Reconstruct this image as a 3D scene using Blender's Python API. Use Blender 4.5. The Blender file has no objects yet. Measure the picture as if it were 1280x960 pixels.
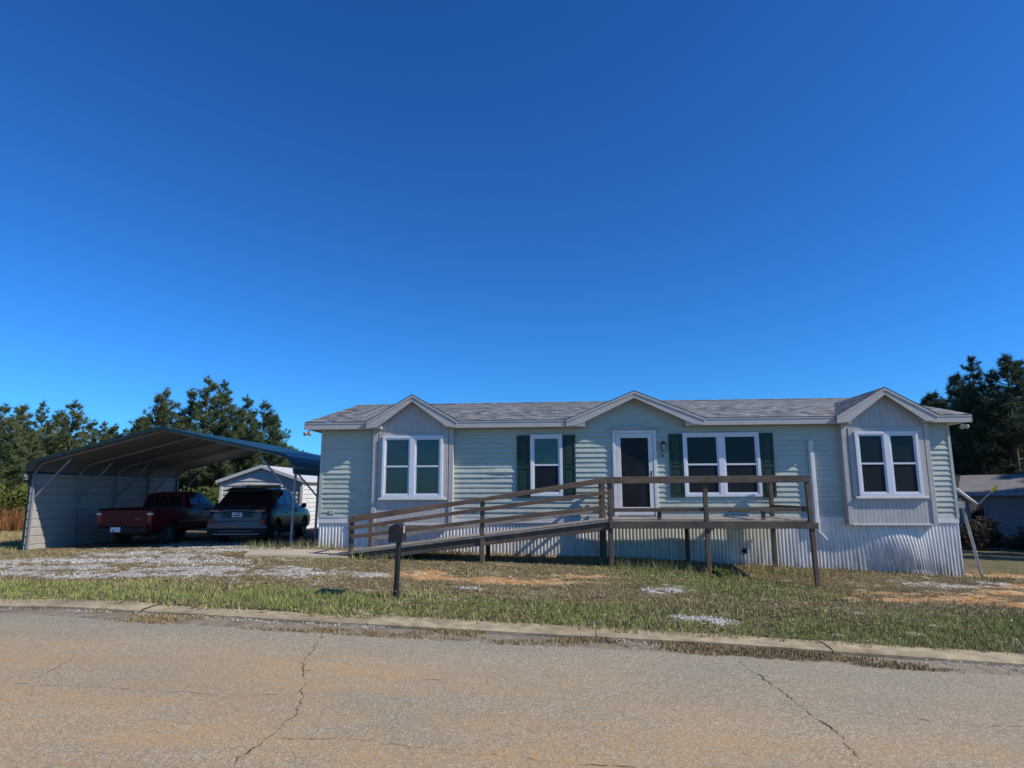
import bpy, bmesh, math, random
import numpy as np
from mathutils import Vector, Matrix, Quaternion

random.seed(11)
RNG = np.random.default_rng(11)
C = bpy.context.scene.collection
R = math.radians

# ------------------------------------------------------------------ frames
O = Vector((-5.383, 18.2128, 0.0))          # front left corner of the mobile home
YAW = -0.0767
CA, SA = math.cos(YAW), math.sin(YAW)
def W(u, v, z=0.0):                         # house frame (along, out to the street, up) -> world
    return Vector((O.x + CA * u + SA * v, O.y + SA * u - CA * v, z))
def L(u, v, z):                             # house frame -> local of an Empty with the house yaw
    return (u, -v, z)

GU = [-400, -60, -12, -8, -3, 0, 3.3, 6.6, 8.8, 10, 13.3, 16.9, 20, 30, 80, 400]
GZ = [0., .05, .0, .0, .09, .14, .03, -.07, -.13, -.19, -.33, -.55, -.68, -1.05, -1.7, -1.7]
def G(u, v):
    z = np.interp(u, GU, GZ)
    z = z - .22 * np.exp(-((u - 12.6) / 2.2) ** 2 - ((v - 2.6) / 2.0) ** 2)
    return z

# ------------------------------------------------------------------ materials
def new_mat(name):
    m = bpy.data.materials.new(name)
    m.use_nodes = True
    nt = m.node_tree
    return m, nt, nt.nodes['Principled BSDF']
def N(nt, t, **kw):
    n = nt.nodes.new(t)
    for k, v in kw.items():
        setattr(n, k, v)
    return n
def noise(nt, scale, detail=4, rough=.55, vec=None, dim='3D'):
    n = N(nt, 'ShaderNodeTexNoise'); n.noise_dimensions = dim
    n.inputs['Scale'].default_value = scale; n.inputs['Detail'].default_value = detail
    n.inputs['Roughness'].default_value = rough
    if vec is not None: nt.links.new(vec, n.inputs['Vector'])
    return n
def ramp(nt, fac, stops):
    r = N(nt, 'ShaderNodeValToRGB')
    el = r.color_ramp.elements
    while len(el) < len(stops): el.new(.5)
    for e, (p, c) in zip(el, stops):
        e.position = p; e.color = (*c, 1) if len(c) == 3 else c
    nt.links.new(fac, r.inputs['Fac'])
    return r
def mix(nt, fac, a, b, mode='MIX'):
    m = N(nt, 'ShaderNodeMix', data_type='RGBA', blend_type=mode)
    for s, i in ((fac, 0), (a, 6), (b, 7)):
        if hasattr(s, 'links'): nt.links.new(s, m.inputs[i])
        elif isinstance(s, (int, float)): m.inputs[i].default_value = s
        else: m.inputs[i].default_value = (*s, 1)
    return m.outputs[2]
def mapping(nt, scale=(1, 1, 1), coord='Object'):
    tc = N(nt, 'ShaderNodeTexCoord'); mp = N(nt, 'ShaderNodeMapping')
    mp.inputs['Scale'].default_value = scale
    nt.links.new(tc.outputs[coord], mp.inputs['Vector'])
    return mp.outputs['Vector']
def bump(nt, bsdf, h, strength=.3, dist=.01):
    b = N(nt, 'ShaderNodeBump'); b.inputs['Strength'].default_value = strength
    b.inputs['Distance'].default_value = dist
    nt.links.new(h, b.inputs['Height']); nt.links.new(b.outputs['Normal'], bsdf.inputs['Normal'])
def simple(name, col, rough=.6, var=.12, scale=6, metal=0, stretch=(1, 1, 1), bmp=0, spec=None, dirt=None):
    m, nt, p = new_mat(name)
    vec = mapping(nt, stretch)
    n = noise(nt, scale, 5, .6, vec)
    lo = tuple(c * (1 - var * 1.6) for c in col); hi = tuple(min(1, c * (1 + var)) for c in col)
    r = ramp(nt, n.outputs['Fac'], [(.3, lo), (.7, hi)])
    out = r.outputs['Color']
    if dirt:
        n2 = noise(nt, dirt[1], 6, .65, vec)
        r2 = ramp(nt, n2.outputs['Fac'], [(.48, (0, 0, 0)), (.72, (1, 1, 1))])
        mm = N(nt, 'ShaderNodeMath', operation='MULTIPLY'); mm.inputs[1].default_value = dirt[2]
        nt.links.new(r2.outputs['Color'], mm.inputs[0])
        out = mix(nt, mm.outputs[0], out, dirt[0])
    nt.links.new(out, p.inputs['Base Color'])
    p.inputs['Roughness'].default_value = rough; p.inputs['Metallic'].default_value = metal
    if spec is not None: p.inputs['Specular IOR Level'].default_value = spec
    if bmp: bump(nt, p, n.outputs['Fac'], bmp, .01)
    return m

M = {}
M['siding'] = simple('siding', (.455, .49, .42), .5, .06, 1.6, stretch=(.5, 1, 2.5), dirt=((.33, .36, .33), 3, .35))
M['white'] = simple('white_trim', (.72, .70, .67), .5, .05, 4, dirt=((.45, .43, .42), 7, .35))
M['trim'] = simple('grey_trim', (.47, .445, .415), .55, .06, 3, stretch=(.4, 1, 3), dirt=((.36, .34, .34), 4, .5))
M['rib'] = simple('ribbed_panel', (.50, .475, .445), .55, .06, 3, stretch=(3, 1, .5), dirt=((.36, .35, .36), 4, .5))
M['skirt'] = simple('skirting_metal', (.80, .78, .74), .5, .08, 3, stretch=(4, 1, .4), dirt=((.40, .37, .31), 5, .6))
M['frame'] = simple('vinyl_frame', (.72, .72, .76), .4, .03, 6)
M['shutter'] = simple('shutter_green', (.008, .036, .024), .5, .12, 9)
M['black'] = simple('black_paint', (.012, .012, .013), .45, .2, 9)
M['blackmat'] = simple('black_rough', (.018, .017, .017), .85, .25, 20)
M['galv'] = simple('galvanised', (.27, .28, .30), .45, .1, 8, metal=.3)
M['soffit'] = simple('soffit', (.42, .40, .38), .7, .08, 4)
M['teal'] = simple('teal_metal', (.008, .036, .040), .35, .1, 3)
M['tealdark'] = simple('teal_trim', (.008, .028, .030), .4, .15, 5)
M['cpwall'] = simple('carport_wall', (.36, .355, .335), .45, .05, 2, stretch=(1, .4, 2), dirt=((.30, .31, .29), 2, .4))
M['cproof_in'] = simple('carport_underside', (.20, .195, .19), .45, .08, 2, metal=.15, stretch=(1, .3, 1))
M['red'] = simple('red_flag', (.6, .03, .03), .5, .05, 9)
M['yellow'] = simple('yellow_plastic', (.75, .55, .03), .5, .05, 9)
M['redpaint'] = simple('maroon_paint', (.11, .005, .009), .25, .08, 3, spec=.22)
M['silver'] = simple('silver_paint', (.125, .122, .122), .3, .05, 3, metal=.2, spec=.35)
M['bluegrey'] = simple('dark_silver_paint', (.022, .023, .026), .25, .05, 3, metal=.05, spec=.3)
M['tyre'] = simple('tyre_rubber', (.018, .018, .018), .85, .2, 20)
M['rim'] = simple('alloy_rim', (.30, .30, .31), .35, .1, 12, metal=.7)
M['redlens'] = simple('red_lens', (.20, .012, .012), .15, .1, 12)
M['clearlens'] = simple('clear_lens', (.62, .62, .60), .15, .1, 12)
M['plate'] = simple('licence_plate', (.62, .66, .74), .5, .08, 20)
M['plate_mark'] = simple('plate_mark', (.04, .07, .16), .5, .08, 20)
M['concrete'] = simple('concrete', (.41, .325, .20), .92, .22, 6, bmp=.5, dirt=((.16, .115, .062), 1.0, 1.0))
M['path'] = simple('path_concrete', (.50, .42, .31), .85, .1, 3, bmp=.2, dirt=((.36, .28, .2), 3, .5))
M['gutter'] = simple('gutter_concrete', (.27, .215, .145), .95, .25, 9, bmp=.5, dirt=((.13, .095, .06), 2.5, .9))
M['crack'] = simple('crack_tar', (.13, .105, .077), .9, .35, 12)
M['shedwall'] = simple('shed_wall', (.62, .61, .58), .5, .05, 2, dirt=((.42, .42, .42), 3, .3))
M['nwall'] = simple('neighbour_wall', (.17, .172, .185), .6, .08, 2, stretch=(.5, .5, 3))
M['nroof'] = simple('neighbour_roof', (.19, .175, .165), .9, .15, 1.5)
M['ntrim'] = simple('neighbour_trim', (.19, .22, .28), .6, .06, 3)
M['dish'] = simple('dish_paint', (.55, .56, .58), .45, .05, 6)
M['lampglass'] = simple('lamp_glass', (.45, .38, .36), .25, .05, 8)
M['bulb'] = simple('flood_bulb', (.42, .36, .31), .3, .1, 14)

def weathered(key, col, amount, z0, z1):
    """dirt that thickens towards the ground, broken up by noise"""
    m = M[key]; nt = m.node_tree; p = nt.nodes['Principled BSDF']; src = p.inputs['Base Color'].links[0].from_socket
    tc = N(nt, 'ShaderNodeTexCoord'); sx = N(nt, 'ShaderNodeSeparateXYZ'); nt.links.new(tc.outputs['Object'], sx.inputs[0])
    mr = N(nt, 'ShaderNodeMapRange'); mr.inputs[1].default_value = z1; mr.inputs[2].default_value = z0; nt.links.new(sx.outputs[2], mr.inputs[0])
    n = noise(nt, 2.2, 7, .7, mapping(nt, (2.2, 1, .55))); r = ramp(nt, n.outputs['Fac'], [(.38, (0, 0, 0)), (.66, (1, 1, 1))])
    a = N(nt, 'ShaderNodeMath', operation='MULTIPLY'); nt.links.new(mr.outputs[0], a.inputs[0]); nt.links.new(r.outputs['Color'], a.inputs[1])
    b = N(nt, 'ShaderNodeMath', operation='MULTIPLY'); nt.links.new(a.outputs[0], b.inputs[0]); b.inputs[1].default_value = amount
    nt.links.new(mix(nt, b.outputs[0], src, col), p.inputs['Base Color'])
weathered('skirt', (.20, .155, .10), .75, -.45, .55)
weathered('siding', (.30, .29, .22), .5, .9, 2.0)
weathered('cpwall', (.26, .20, .13), .6, 0, .8)

def wood(name, dark, light, up=None):
    m, nt, p = new_mat(name)
    vec = mapping(nt, (1.5, 9, 9))
    n = noise(nt, 5, 6, .65, vec)
    r = ramp(nt, n.outputs['Fac'], [(.28, dark), (.72, light)])
    n2 = noise(nt, 1.3, 3, .5, mapping(nt, (1, 1, 1)))
    r2 = ramp(nt, n2.outputs['Fac'], [(.35, (.62, .62, .62)), (.7, (1.15, 1.1, 1.05))])
    nt.links.new(mix(nt, 1.0, r.outputs['Color'], r2.outputs['Color'], 'MULTIPLY'), p.inputs['Base Color'])
    p.inputs['Roughness'].default_value = .8
    bump(nt, p, n.outputs['Fac'], .35, .006)
    return m
M['wood'] = wood('weathered_wood', (.085, .056, .038), (.235, .162, .112))
M['wood2'] = wood('weathered_wood_dark', (.065, .047, .035), (.19, .142, .106))
M['deckboard'] = wood('grey_deck_board', (.20, .18, .155), (.42, .385, .335))
M['bark'] = wood('pine_bark', (.07, .05, .04), (.19, .14, .11))

def glass_mat(name, col, rough, spec=.5):
    m, nt, p = new_mat(name)
    vec = mapping(nt)
    n = noise(nt, .9, 2, .5, vec)
    r = ramp(nt, n.outputs['Fac'], [(.3, tuple(c * .7 for c in col)), (.7, tuple(c * 1.3 for c in col))])
    nt.links.new(r.outputs['Color'], p.inputs['Base Color'])
    p.inputs['Roughness'].default_value = rough; p.inputs['Specular IOR Level'].default_value = spec
    n3 = noise(nt, 1.7, 2, .5, vec); bump(nt, p, n3.outputs['Fac'], .03, .01)
    return m
M['glass'] = glass_mat('window_glass', (.012, .015, .019), .03, .9)
M['screen'] = glass_mat('insect_screen', (.011, .012, .015), .45, .25)
M['glass_dim'] = glass_mat('dim_window_glass', (.011, .012, .015), .10, .22)
M['carglass'] = glass_mat('car_glass', (.008, .009, .011), .05, .5)

def shingle_mat():
    m, nt, p = new_mat('asphalt_shingles')
    tc = N(nt, 'ShaderNodeUVMap')
    br = N(nt, 'ShaderNodeTexBrick'); br.offset = .5
    nt.links.new(tc.outputs['UV'], br.inputs['Vector'])
    for k, v in (('Scale', 1.0), ('Brick Width', .24), ('Row Height', .14), ('Mortar Size', .004), ('Bias', 0.), ('Mortar Smooth', .2)):
        br.inputs[k].default_value = v
    br.inputs['Color1'].default_value = (.050, .053, .058, 1); br.inputs['Color2'].default_value = (.31, .31, .30, 1)
    br.inputs['Mortar'].default_value = (.05, .05, .055, 1)
    n = noise(nt, 2.6, 4, .6, tc.outputs['UV'])
    r = ramp(nt, n.outputs['Fac'], [(.3, (.76, .79, .80)), (.7, (1.06, 1.06, 1.04))])
    c = mix(nt, 1, br.outputs['Color'], r.outputs['Color'], 'MULTIPLY')
    n2 = noise(nt, 60, 2, .6, tc.outputs['UV'])
    r2 = ramp(nt, n2.outputs['Fac'], [(.3, (.6, .6, .6)), (.7, (1.3, 1.3, 1.3))])
    c = mix(nt, 1, c, r2.outputs['Color'], 'MULTIPLY')
    nt.links.new(c, p.inputs['Base Color']); p.inputs['Roughness'].default_value = .9
    bump(nt, p, br.outputs['Fac'], -.5, .008)
    return m
M['shingle'] = shingle_mat()

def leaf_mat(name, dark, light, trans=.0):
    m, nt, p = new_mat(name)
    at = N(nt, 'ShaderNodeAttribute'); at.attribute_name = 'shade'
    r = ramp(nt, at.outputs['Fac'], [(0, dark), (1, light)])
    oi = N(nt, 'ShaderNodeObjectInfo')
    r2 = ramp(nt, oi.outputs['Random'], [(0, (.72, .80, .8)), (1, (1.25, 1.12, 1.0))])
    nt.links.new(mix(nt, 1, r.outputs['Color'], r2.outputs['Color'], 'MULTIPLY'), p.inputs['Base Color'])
    p.inputs['Roughness'].default_value = .7; p.inputs['Specular IOR Level'].default_value = .12
    tr = N(nt, 'ShaderNodeBsdfTranslucent'); nt.links.new(p.inputs['Base Color'].links[0].from_socket, tr.inputs['Color'])
    ms = N(nt, 'ShaderNodeMixShader'); ms.inputs[0].default_value = .32
    nt.links.new(p.outputs[0], ms.inputs[1]); nt.links.new(tr.outputs[0], ms.inputs[2])
    nt.links.new(ms.outputs[0], nt.nodes['Material Output'].inputs['Surface'])
    return m
M['pine'] = leaf_mat('pine_needles', (.052, .084, .042), (.18, .225, .105))
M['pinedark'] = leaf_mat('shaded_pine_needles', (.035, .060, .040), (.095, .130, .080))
M['bush'] = leaf_mat('bush_leaves', (.045, .075, .018), (.15, .185, .05))
M['drybush'] = leaf_mat('dry_shrub', (.035, .025, .018), (.10, .075, .05))
M['broom'] = leaf_mat('broom_sedge', (.13, .06, .025), (.36, .19, .08))

def col_attr_mat(name, rough=.9, scale=40, amp=(.6, 1.35), bmp=.4):
    m, nt, p = new_mat(name)
    at = N(nt, 'ShaderNodeVertexColor'); at.layer_name = 'col'
    vec = mapping(nt)
    n = noise(nt, scale, 4, .7, vec)
    r = ramp(nt, n.outputs['Fac'], [(.3, (amp[0],) * 3), (.7, (amp[1],) * 3)])
    nt.links.new(mix(nt, 1, at.outputs['Color'], r.outputs['Color'], 'MULTIPLY'), p.inputs['Base Color'])
    p.inputs['Roughness'].default_value = rough; p.inputs['Specular IOR Level'].default_value = .2
    if name == 'bare_ground':
        vo = N(nt, 'ShaderNodeTexVoronoi'); vo.inputs['Scale'].default_value = 34; nt.links.new(vec, vo.inputs['Vector'])
        sp = N(nt, 'ShaderNodeSeparateColor'); nt.links.new(vo.outputs['Color'], sp.inputs[0])
        rs = ramp(nt, sp.outputs[0], [(0, (.45, .42, .40)), (.5, (1, 1, 1)), (1, (1.45, 1.4, 1.3))])
        nt.links.new(mix(nt, 1, p.inputs['Base Color'].links[0].from_socket, rs.outputs['Color'], 'MULTIPLY'), p.inputs['Base Color'])
    bump(nt, p, n.outputs['Fac'], bmp, .03)
    return m
M['ground'] = col_attr_mat('bare_ground', .95, 26, (.55, 1.4), .6)
M['grass'] = col_attr_mat('grass_blades', .8, 3, (.85, 1.15), 0)
M['stones'] = col_attr_mat('gravel_stone', .85, 30, (.8, 1.2), .2)

def road_mat():
    m, nt, p = new_mat('worn_asphalt')
    vec = mapping(nt)
    vo = N(nt, 'ShaderNodeTexVoronoi'); vo.inputs['Scale'].default_value = 95
    nt.links.new(vec, vo.inputs['Vector'])
    sep = N(nt, 'ShaderNodeSeparateColor'); nt.links.new(vo.outputs['Color'], sep.inputs[0])
    agg = ramp(nt, sep.outputs[0], [(0, (.215, .184, .128)), (.45, (.33, .287, .205)), (.8, (.415, .365, .268)), (1, (.58, .525, .41))])
    n0 = noise(nt, 130, 3, .7, vec)
    r0 = ramp(nt, n0.outputs['Fac'], [(.3, (.62, .62, .62)), (.7, (1.3, 1.3, 1.3))])
    c = mix(nt, 1, agg.outputs['Color'], r0.outputs['Color'], 'MULTIPLY')
    # broad mottling
    n1 = noise(nt, .55, 5, .65, mapping(nt, (.35, 1, 1)))
    r1 = ramp(nt, n1.outputs['Fac'], [(.3, (.86, .88, .90)), (.7, (1.12, 1.08, 1.02))])
    c = mix(nt, 1, c, r1.outputs['Color'], 'MULTIPLY')
    # clay stain weight comes from a per-vertex band, broken up by noise
    at = N(nt, 'ShaderNodeAttribute'); at.attribute_name = 'stain'
    n2 = noise(nt, 1.6, 7, .72, mapping(nt, (.45, 1.3, 1)))
    r2 = ramp(nt, n2.outputs['Fac'], [(.30, (0, 0, 0)), (.68, (1, 1, 1))])
    n3 = noise(nt, 22, 4, .75, vec)
    r3 = ramp(nt, n3.outputs['Fac'], [(.35, (.15, .15, .15)), (.65, (1, 1, 1))])
    mm = N(nt, 'ShaderNodeMath', operation='MULTIPLY'); nt.links.new(at.outputs['Fac'], mm.inputs[0]); nt.links.new(r2.outputs['Color'], mm.inputs[1])
    m2 = N(nt, 'ShaderNodeMath', operation='MULTIPLY'); nt.links.new(mm.outputs[0], m2.inputs[0]); nt.links.new(r3.outputs['Color'], m2.inputs[1])
    c = mix(nt, m2.outputs[0], c, (.52, .305, .125))
    nt.links.new(c, p.inputs['Base Color'])
    p.inputs['Roughness'].default_value = .95; p.inputs['Specular IOR Level'].default_value = .15
    ad = N(nt, 'ShaderNodeMath', operation='ADD'); nt.links.new(sep.outputs[1], ad.inputs[0]); nt.links.new(n0.outputs['Fac'], ad.inputs[1])
    bump(nt, p, ad.outputs[0], .55, .006)
    return m
M['road'] = road_mat()

# ------------------------------------------------------------------ object helpers
def tag(o, label=None, cat=None, group=None, kind=None):
    if label: o['label'] = label
    if cat: o['category'] = cat
    if group: o['group'] = group
    if kind: o['kind'] = kind
    return o
def empty(name, loc=(0, 0, 0), rz=0):
    o = bpy.data.objects.new(name, None); C.objects.link(o)
    o.location = loc; o.rotation_euler = (0, 0, rz); o.empty_display_size = .2
    return o
class MB:
    def __init__(s): s.v = []; s.f = []; s.uv = None
    def add(s, verts, faces):
        b = len(s.v); s.v += [tuple(x) for x in verts]; s.f += [tuple(b + i for i in f) for f in faces]
    def box(s, x0, x1, y0, y1, z0, z1):
        s.add([(x0, y0, z0), (x1, y0, z0), (x1, y1, z0), (x0, y1, z0), (x0, y0, z1), (x1, y0, z1), (x1, y1, z1), (x0, y1, z1)],
              [(0, 3, 2, 1), (4, 5, 6, 7), (0, 1, 5, 4), (1, 2, 6, 5), (2, 3, 7, 6), (3, 0, 4, 7)])
    def ubox(s, u0, u1, v0, v1, z0, z1):     # in house frame
        s.box(u0, u1, -v1, -v0, z0, z1)
    def prism(s, poly, d):                   # closed polygon (3-D points) extruded by vector d
        n = len(poly); a = [Vector(p) for p in poly]; d = Vector(d)
        s.add(a + [p + d for p in a], [tuple(range(n))[::-1], tuple(range(n, 2 * n))] + [(i, (i + 1) % n, n + (i + 1) % n, n + i) for i in range(n)])
    def bar(s, a, b, w, h, up=(0, 0, 1)):    # rectangular bar from a to b
        a, b = Vector(a), Vector(b); t = (b - a).normalized(); upv = Vector(up)
        x = t.cross(upv)
        if x.length < 1e-4: x = t.cross(Vector((1, 0, 0)))
        x.normalize(); y = x.cross(t).normalized()
        q = [-x * w / 2 - y * h / 2, x * w / 2 - y * h / 2, x * w / 2 + y * h / 2, -x * w / 2 + y * h / 2]
        s.add([a + p for p in q] + [b + p for p in q], [(3, 2, 1, 0), (4, 5, 6, 7), (0, 1, 5, 4), (1, 2, 6, 5), (2, 3, 7, 6), (3, 0, 4, 7)])
    def tube(s, pts, r, n=8, cap=True):
        pts = [Vector(p) for p in pts]; rr = r if isinstance(r, (list, tuple)) else [r] * len(pts)
        b = len(s.v); vs = []
        for i, p in enumerate(pts):
            t = (pts[min(i + 1, len(pts) - 1)] - pts[max(i - 1, 0)]).normalized()
            x = t.cross(Vector((0, 0, 1)))
            if x.length < 1e-3: x = t.cross(Vector((1, 0, 0)))
            x.normalize(); y = x.cross(t)
            for k in range(n):
                a = 2 * math.pi * k / n
                vs.append(p + (x * math.cos(a) + y * math.sin(a)) * rr[i])
        fs = [(i * n + k, i * n + (k + 1) % n, (i + 1) * n + (k + 1) % n, (i + 1) * n + k) for i in range(len(pts) - 1) for k in range(n)]
        if cap: fs += [tuple(range(n))[::-1], tuple((len(pts) - 1) * n + k for k in range(n))]
        s.add(vs, fs)
    def lathe(s, prof, axis='Y', n=24, loc=(0, 0, 0)):   # profile of (radius, along) round an axis
        vs = []; m = len(prof)
        for k in range(n):
            a = 2 * math.pi * k / n; c, q = math.cos(a), math.sin(a)
            for r, h in prof:
                p = {'Y': (r * c, h, r * q), 'Z': (r * c, r * q, h), 'X': (h, r * c, r * q)}[axis]
                vs.append((p[0] + loc[0], p[1] + loc[1], p[2] + loc[2]))
        s.add(vs, [(k * m + i, k * m + i + 1, ((k + 1) % n) * m + i + 1, ((k + 1) % n) * m + i) for k in range(n) for i in range(m - 1)])
    def grid(s, P):                          # P[i][j] points
        a, b = len(P), len(P[0])
        s.add([p for row in P for p in row], [(i * b + j, i * b + j + 1, (i + 1) * b + j + 1, (i + 1) * b + j) for i in range(a - 1) for j in range(b - 1)])
    def build(s, name, mat, parent=None, smooth=False, bevel=0, fix=True):
        me = bpy.data.meshes.new(name); me.from_pydata(s.v, [], s.f)
        if fix:
            bm = bmesh.new(); bm.from_mesh(me)
            bmesh.ops.recalc_face_normals(bm, faces=bm.faces)
            if bevel: bmesh.ops.bevel(bm, geom=list(bm.edges), offset=bevel, segments=1, affect='EDGES', clamp_overlap=True)
            bm.to_mesh(me); bm.free()
        if smooth:
            me.polygons.foreach_set('use_smooth', [True] * len(me.polygons))
            try: me.set_sharp_from_angle(angle=R(40))
            except Exception: pass
        if mat: me.materials.append(mat)
        o = bpy.data.objects.new(name, me); C.objects.link(o)
        if parent: o.parent = parent
        return o
def np_mesh(name, V, F, mat, col=None, shade=None, parent=None, smooth=False, attr='shade'):
    me = bpy.data.meshes.new(name)
    V = np.asarray(V, dtype=np.float32); F = np.asarray(F, dtype=np.int32); k = F.shape[1]
    me.vertices.add(len(V)); me.vertices.foreach_set('co', V.ravel())
    me.loops.add(F.size); me.loops.foreach_set('vertex_index', F.ravel())
    me.polygons.add(len(F)); me.polygons.foreach_set('loop_start', np.arange(0, F.size, k, dtype=np.int32))
    me.update(calc_edges=True)
    if col is not None:
        a = me.color_attributes.new('col', 'FLOAT_COLOR', 'POINT')
        cc = np.ones((len(V), 4), dtype=np.float32); cc[:, :3] = col; a.data.foreach_set('color', cc.ravel())
    if shade is not None:
        a = me.attributes.new(attr, 'FLOAT', 'POINT'); a.data.foreach_set('value', np.asarray(shade, dtype=np.float32))
    if smooth: me.polygons.foreach_set('use_smooth', [True] * len(F))
    me.materials.append(mat); me.validate()
    o = bpy.data.objects.new(name, me); C.objects.link(o)
    if parent: o.parent = parent
    return o
def children(o): return [c for c in C.objects if c.parent == o]
def copy_tree(o, parent=None):
    c = o.copy(); C.objects.link(c)
    if parent is not None: c.parent = parent
    for ch in children(o): copy_tree(ch, c)
    return c

# value noise on numpy arrays
_P = RNG.random((256, 256))
def vnoise(x, y):
    xi = np.floor(x).astype(int); yi = np.floor(y).astype(int); fx = x - xi; fy = y - yi
    fx = fx * fx * (3 - 2 * fx); fy = fy * fy * (3 - 2 * fy)
    g = lambda a, b: _P[a & 255, b & 255]
    return (g(xi, yi) * (1 - fx) + g(xi + 1, yi) * fx) * (1 - fy) + (g(xi, yi + 1) * (1 - fx) + g(xi + 1, yi + 1) * fx) * fy
def fbm(x, y, s, o=4):
    r = 0; a = .5
    for i in range(o):
        r = r + a * vnoise(x * s + 17.3 * i, y * s + 9.1 * i); s *= 2.1; a *= .5
    return r / (1 - .5 ** o)
def sstep(a, b, x):
    t = np.clip((x - a) / (b - a), 0, 1); return t * t * (3 - 2 * t)

# ================================================================== GROUND
CURB = lambda u: 9.22 + .05 * np.clip(u, -30, 40)     # the line where the kerb drops to the gutter
def blob(u, v, cu, cv, ru, rv, th=0):
    du, dv = u - cu, v - cv; c, s = math.cos(th), math.sin(th)
    a, b = du * c + dv * s, -du * s + dv * c
    return np.exp(-((a / ru) ** 2 + (b / rv) ** 2))
GRAVEL = [(-3.5, 3.2, 3.2, .8, .12), (-1.0, 3.9, 1.6, .7, .1), (-5.5, 5.6, 3.0, .6, .05), (-.6, 5.2, 1.6, .5, 0), (-4.2, 4.6, 2.2, .55, .15), (-1.6, 6.15, 2.2, .42, .05), (.0, 5.9, 1.0, .45, 0), (1.6, 5.3, .75, .75, .2), (-4.4, 1.6, 1.6, .9, .1), (-2.0, .7, 1.8, .9, 0),
          (-2.5, 2.3, 1.4, .5, .3), (3.1, 5.2, .35, .35, 0), (5.1, 6.4, .3, .12, 0), (8.45, 5.85, .5, .28, 0), (8.5, 8.3, .45, .25, 0), (8.95, 8.55, .25, .18, 0),
          (15.4, 2.2, .9, .35, .3), (16.8, 1.5, .6, .3, .2), (-6.5, 3.4, 1.5, .6, .1), (-8.5, 5.2, 2.0, .6, 0), (-3.4, -1.5, 2.4, 2.0, 0)]
SAND = [(6.5, 5.0, .9, .3, .1), (3.9, 4.9, .6, .35, .2), (7.2, 4.2, .8, .25, 0), (12.2, 4.4, .7, .25, -.3), (4.3, 5.2, .9, .5, .1), (5.6, 5.2, 1.2, .5, .15), (4.1, 4.4, .5, .4, 0), (13.0, 5.0, 1.2, .4, -.35), (14.3, 4.2, 1.3, .8, -.5), (15.3, 4.9, 1.3, .5, .1), (16.4, 3.0, 1.3, .5, -.3),
        (17.6, 1.6, 1.8, .6, -.3), (18.5, -.6, 1.8, .5, -.3), (13.4, 3.4, .7, .5, 0)]
def masks(u, v):
    n1 = fbm(u, v, .9); n2 = fbm(u + 40, v + 11, 3.2); n3 = fbm(u - 13, v + 70, 9.0, 3)
    gr = np.zeros_like(u); sa = np.zeros_like(u)
    for b in GRAVEL: gr = np.maximum(gr, blob(u, v, *b))
    for b in SAND: sa = np.maximum(sa, blob(u, v, *b))
    gr = sstep(.40, .82, gr * .97 + (n2 - .5) * 1.3 + (n3 - .5) * 1.2) * .9
    sa = sstep(.30, .80, sa + (n2 - .5) * 1.1 + (n3 - .5) * 1.0)
    w = CURB(u) - v                                       # distance in from the kerb line
    strip = sstep(.15, .55, w) * (1 - sstep(1.7, 2.7, w + (n1 - .5) * 1.2))
    green = np.maximum(strip * (.55 + .45 * sstep(.35, .6, n1)), .85 * blob(u, v, 9.6, 5.0, 1.7, 1.6) + .8 * blob(u, v, 10.8, 3.0, 2.2, .8) + .5 * blob(u, v, 8.4, 2.6, 1.2, .8))
    green = np.maximum(green, .7 * blob(u, v, 12.5, 8.0, 5, 1.4) + .5 * blob(u, v, 1.5, 2.9, 1.2, .4) + .5 * blob(u, v, 16, 7.5, 4, 1.2))
    green = np.maximum(green, .75 * blob(u, v, 10.5, 4.4, 2.6, 2.2) * sstep(.38, .6, n2) + .5 * sstep(.55, .72, n1) * sstep(.45, .6, n2))
    green = np.maximum(green, .55 * sstep(17.5, 19.5, u) * sstep(1.5, -2, v))
    green = np.clip(green * (1 + (n2 - .5) * .8), 0, 1) * (1 - gr) * (1 - sa)
    return gr, sa, green, n1, n2, n3

def axis(lo_far, lo, hi, hi_far, step, k):
    mid = np.arange(lo, hi + step / 2, step); a = []; x = lo; s = step
    while x > lo_far: s *= k; x -= s; a.append(x)
    b = []; x = hi; s = step
    while x < hi_far: s *= k; x += s; b.append(x)
    return np.concatenate([np.array(a[::-1]), mid, np.array(b)])
us = axis(-2500, -13, 21, 2500, .085, 1.22)
vs = axis(-2500, -3.5, 9.9, 60, .085, 1.22)
UU, VV = np.meshgrid(us, vs, indexing='ij')
ZZ = G(UU, VV)
gr, sa, gn, n1, n2, n3 = masks(UU, VV)
near = sstep(40, 22, np.abs(UU - 4)) * sstep(-30, -12, VV)
ZZ = ZZ + near * ((n1 - .5) * .06 + (n2 - .5) * .035 + (n3 - .5) * .02) * sstep(0, .5, CURB(UU) - VV) + near * gr * .012
ZZ = np.where(VV > CURB(UU) - .42, ZZ - .10 * sstep(-.42, -.30, VV - CURB(UU)), ZZ)   # cut away below kerb and road
def lerp(a, b, t): return a + (np.array(b) - a) * t[..., None]
brown = np.stack([.120 + .09 * n1, .088 + .066 * n1, .048 + .037 * n1], -1)
col = lerp(brown, (.225, .18, .115), sstep(.45, .75, n2) * .8)
col = lerp(col, (.085, .060, .042), sstep(.55, .8, n3) * .6)
col = lerp(col, (.085, .105, .035), gn * .75)
sandc = lerp(np.broadcast_to(np.array((.50, .25, .085)), col.shape).copy(), (.52, .36, .20), sstep(.4, .65, n3))
col = lerp(col, (.40, .22, .095), np.zeros_like(gn)); col = col + (sandc - col) * sa[..., None]
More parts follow.
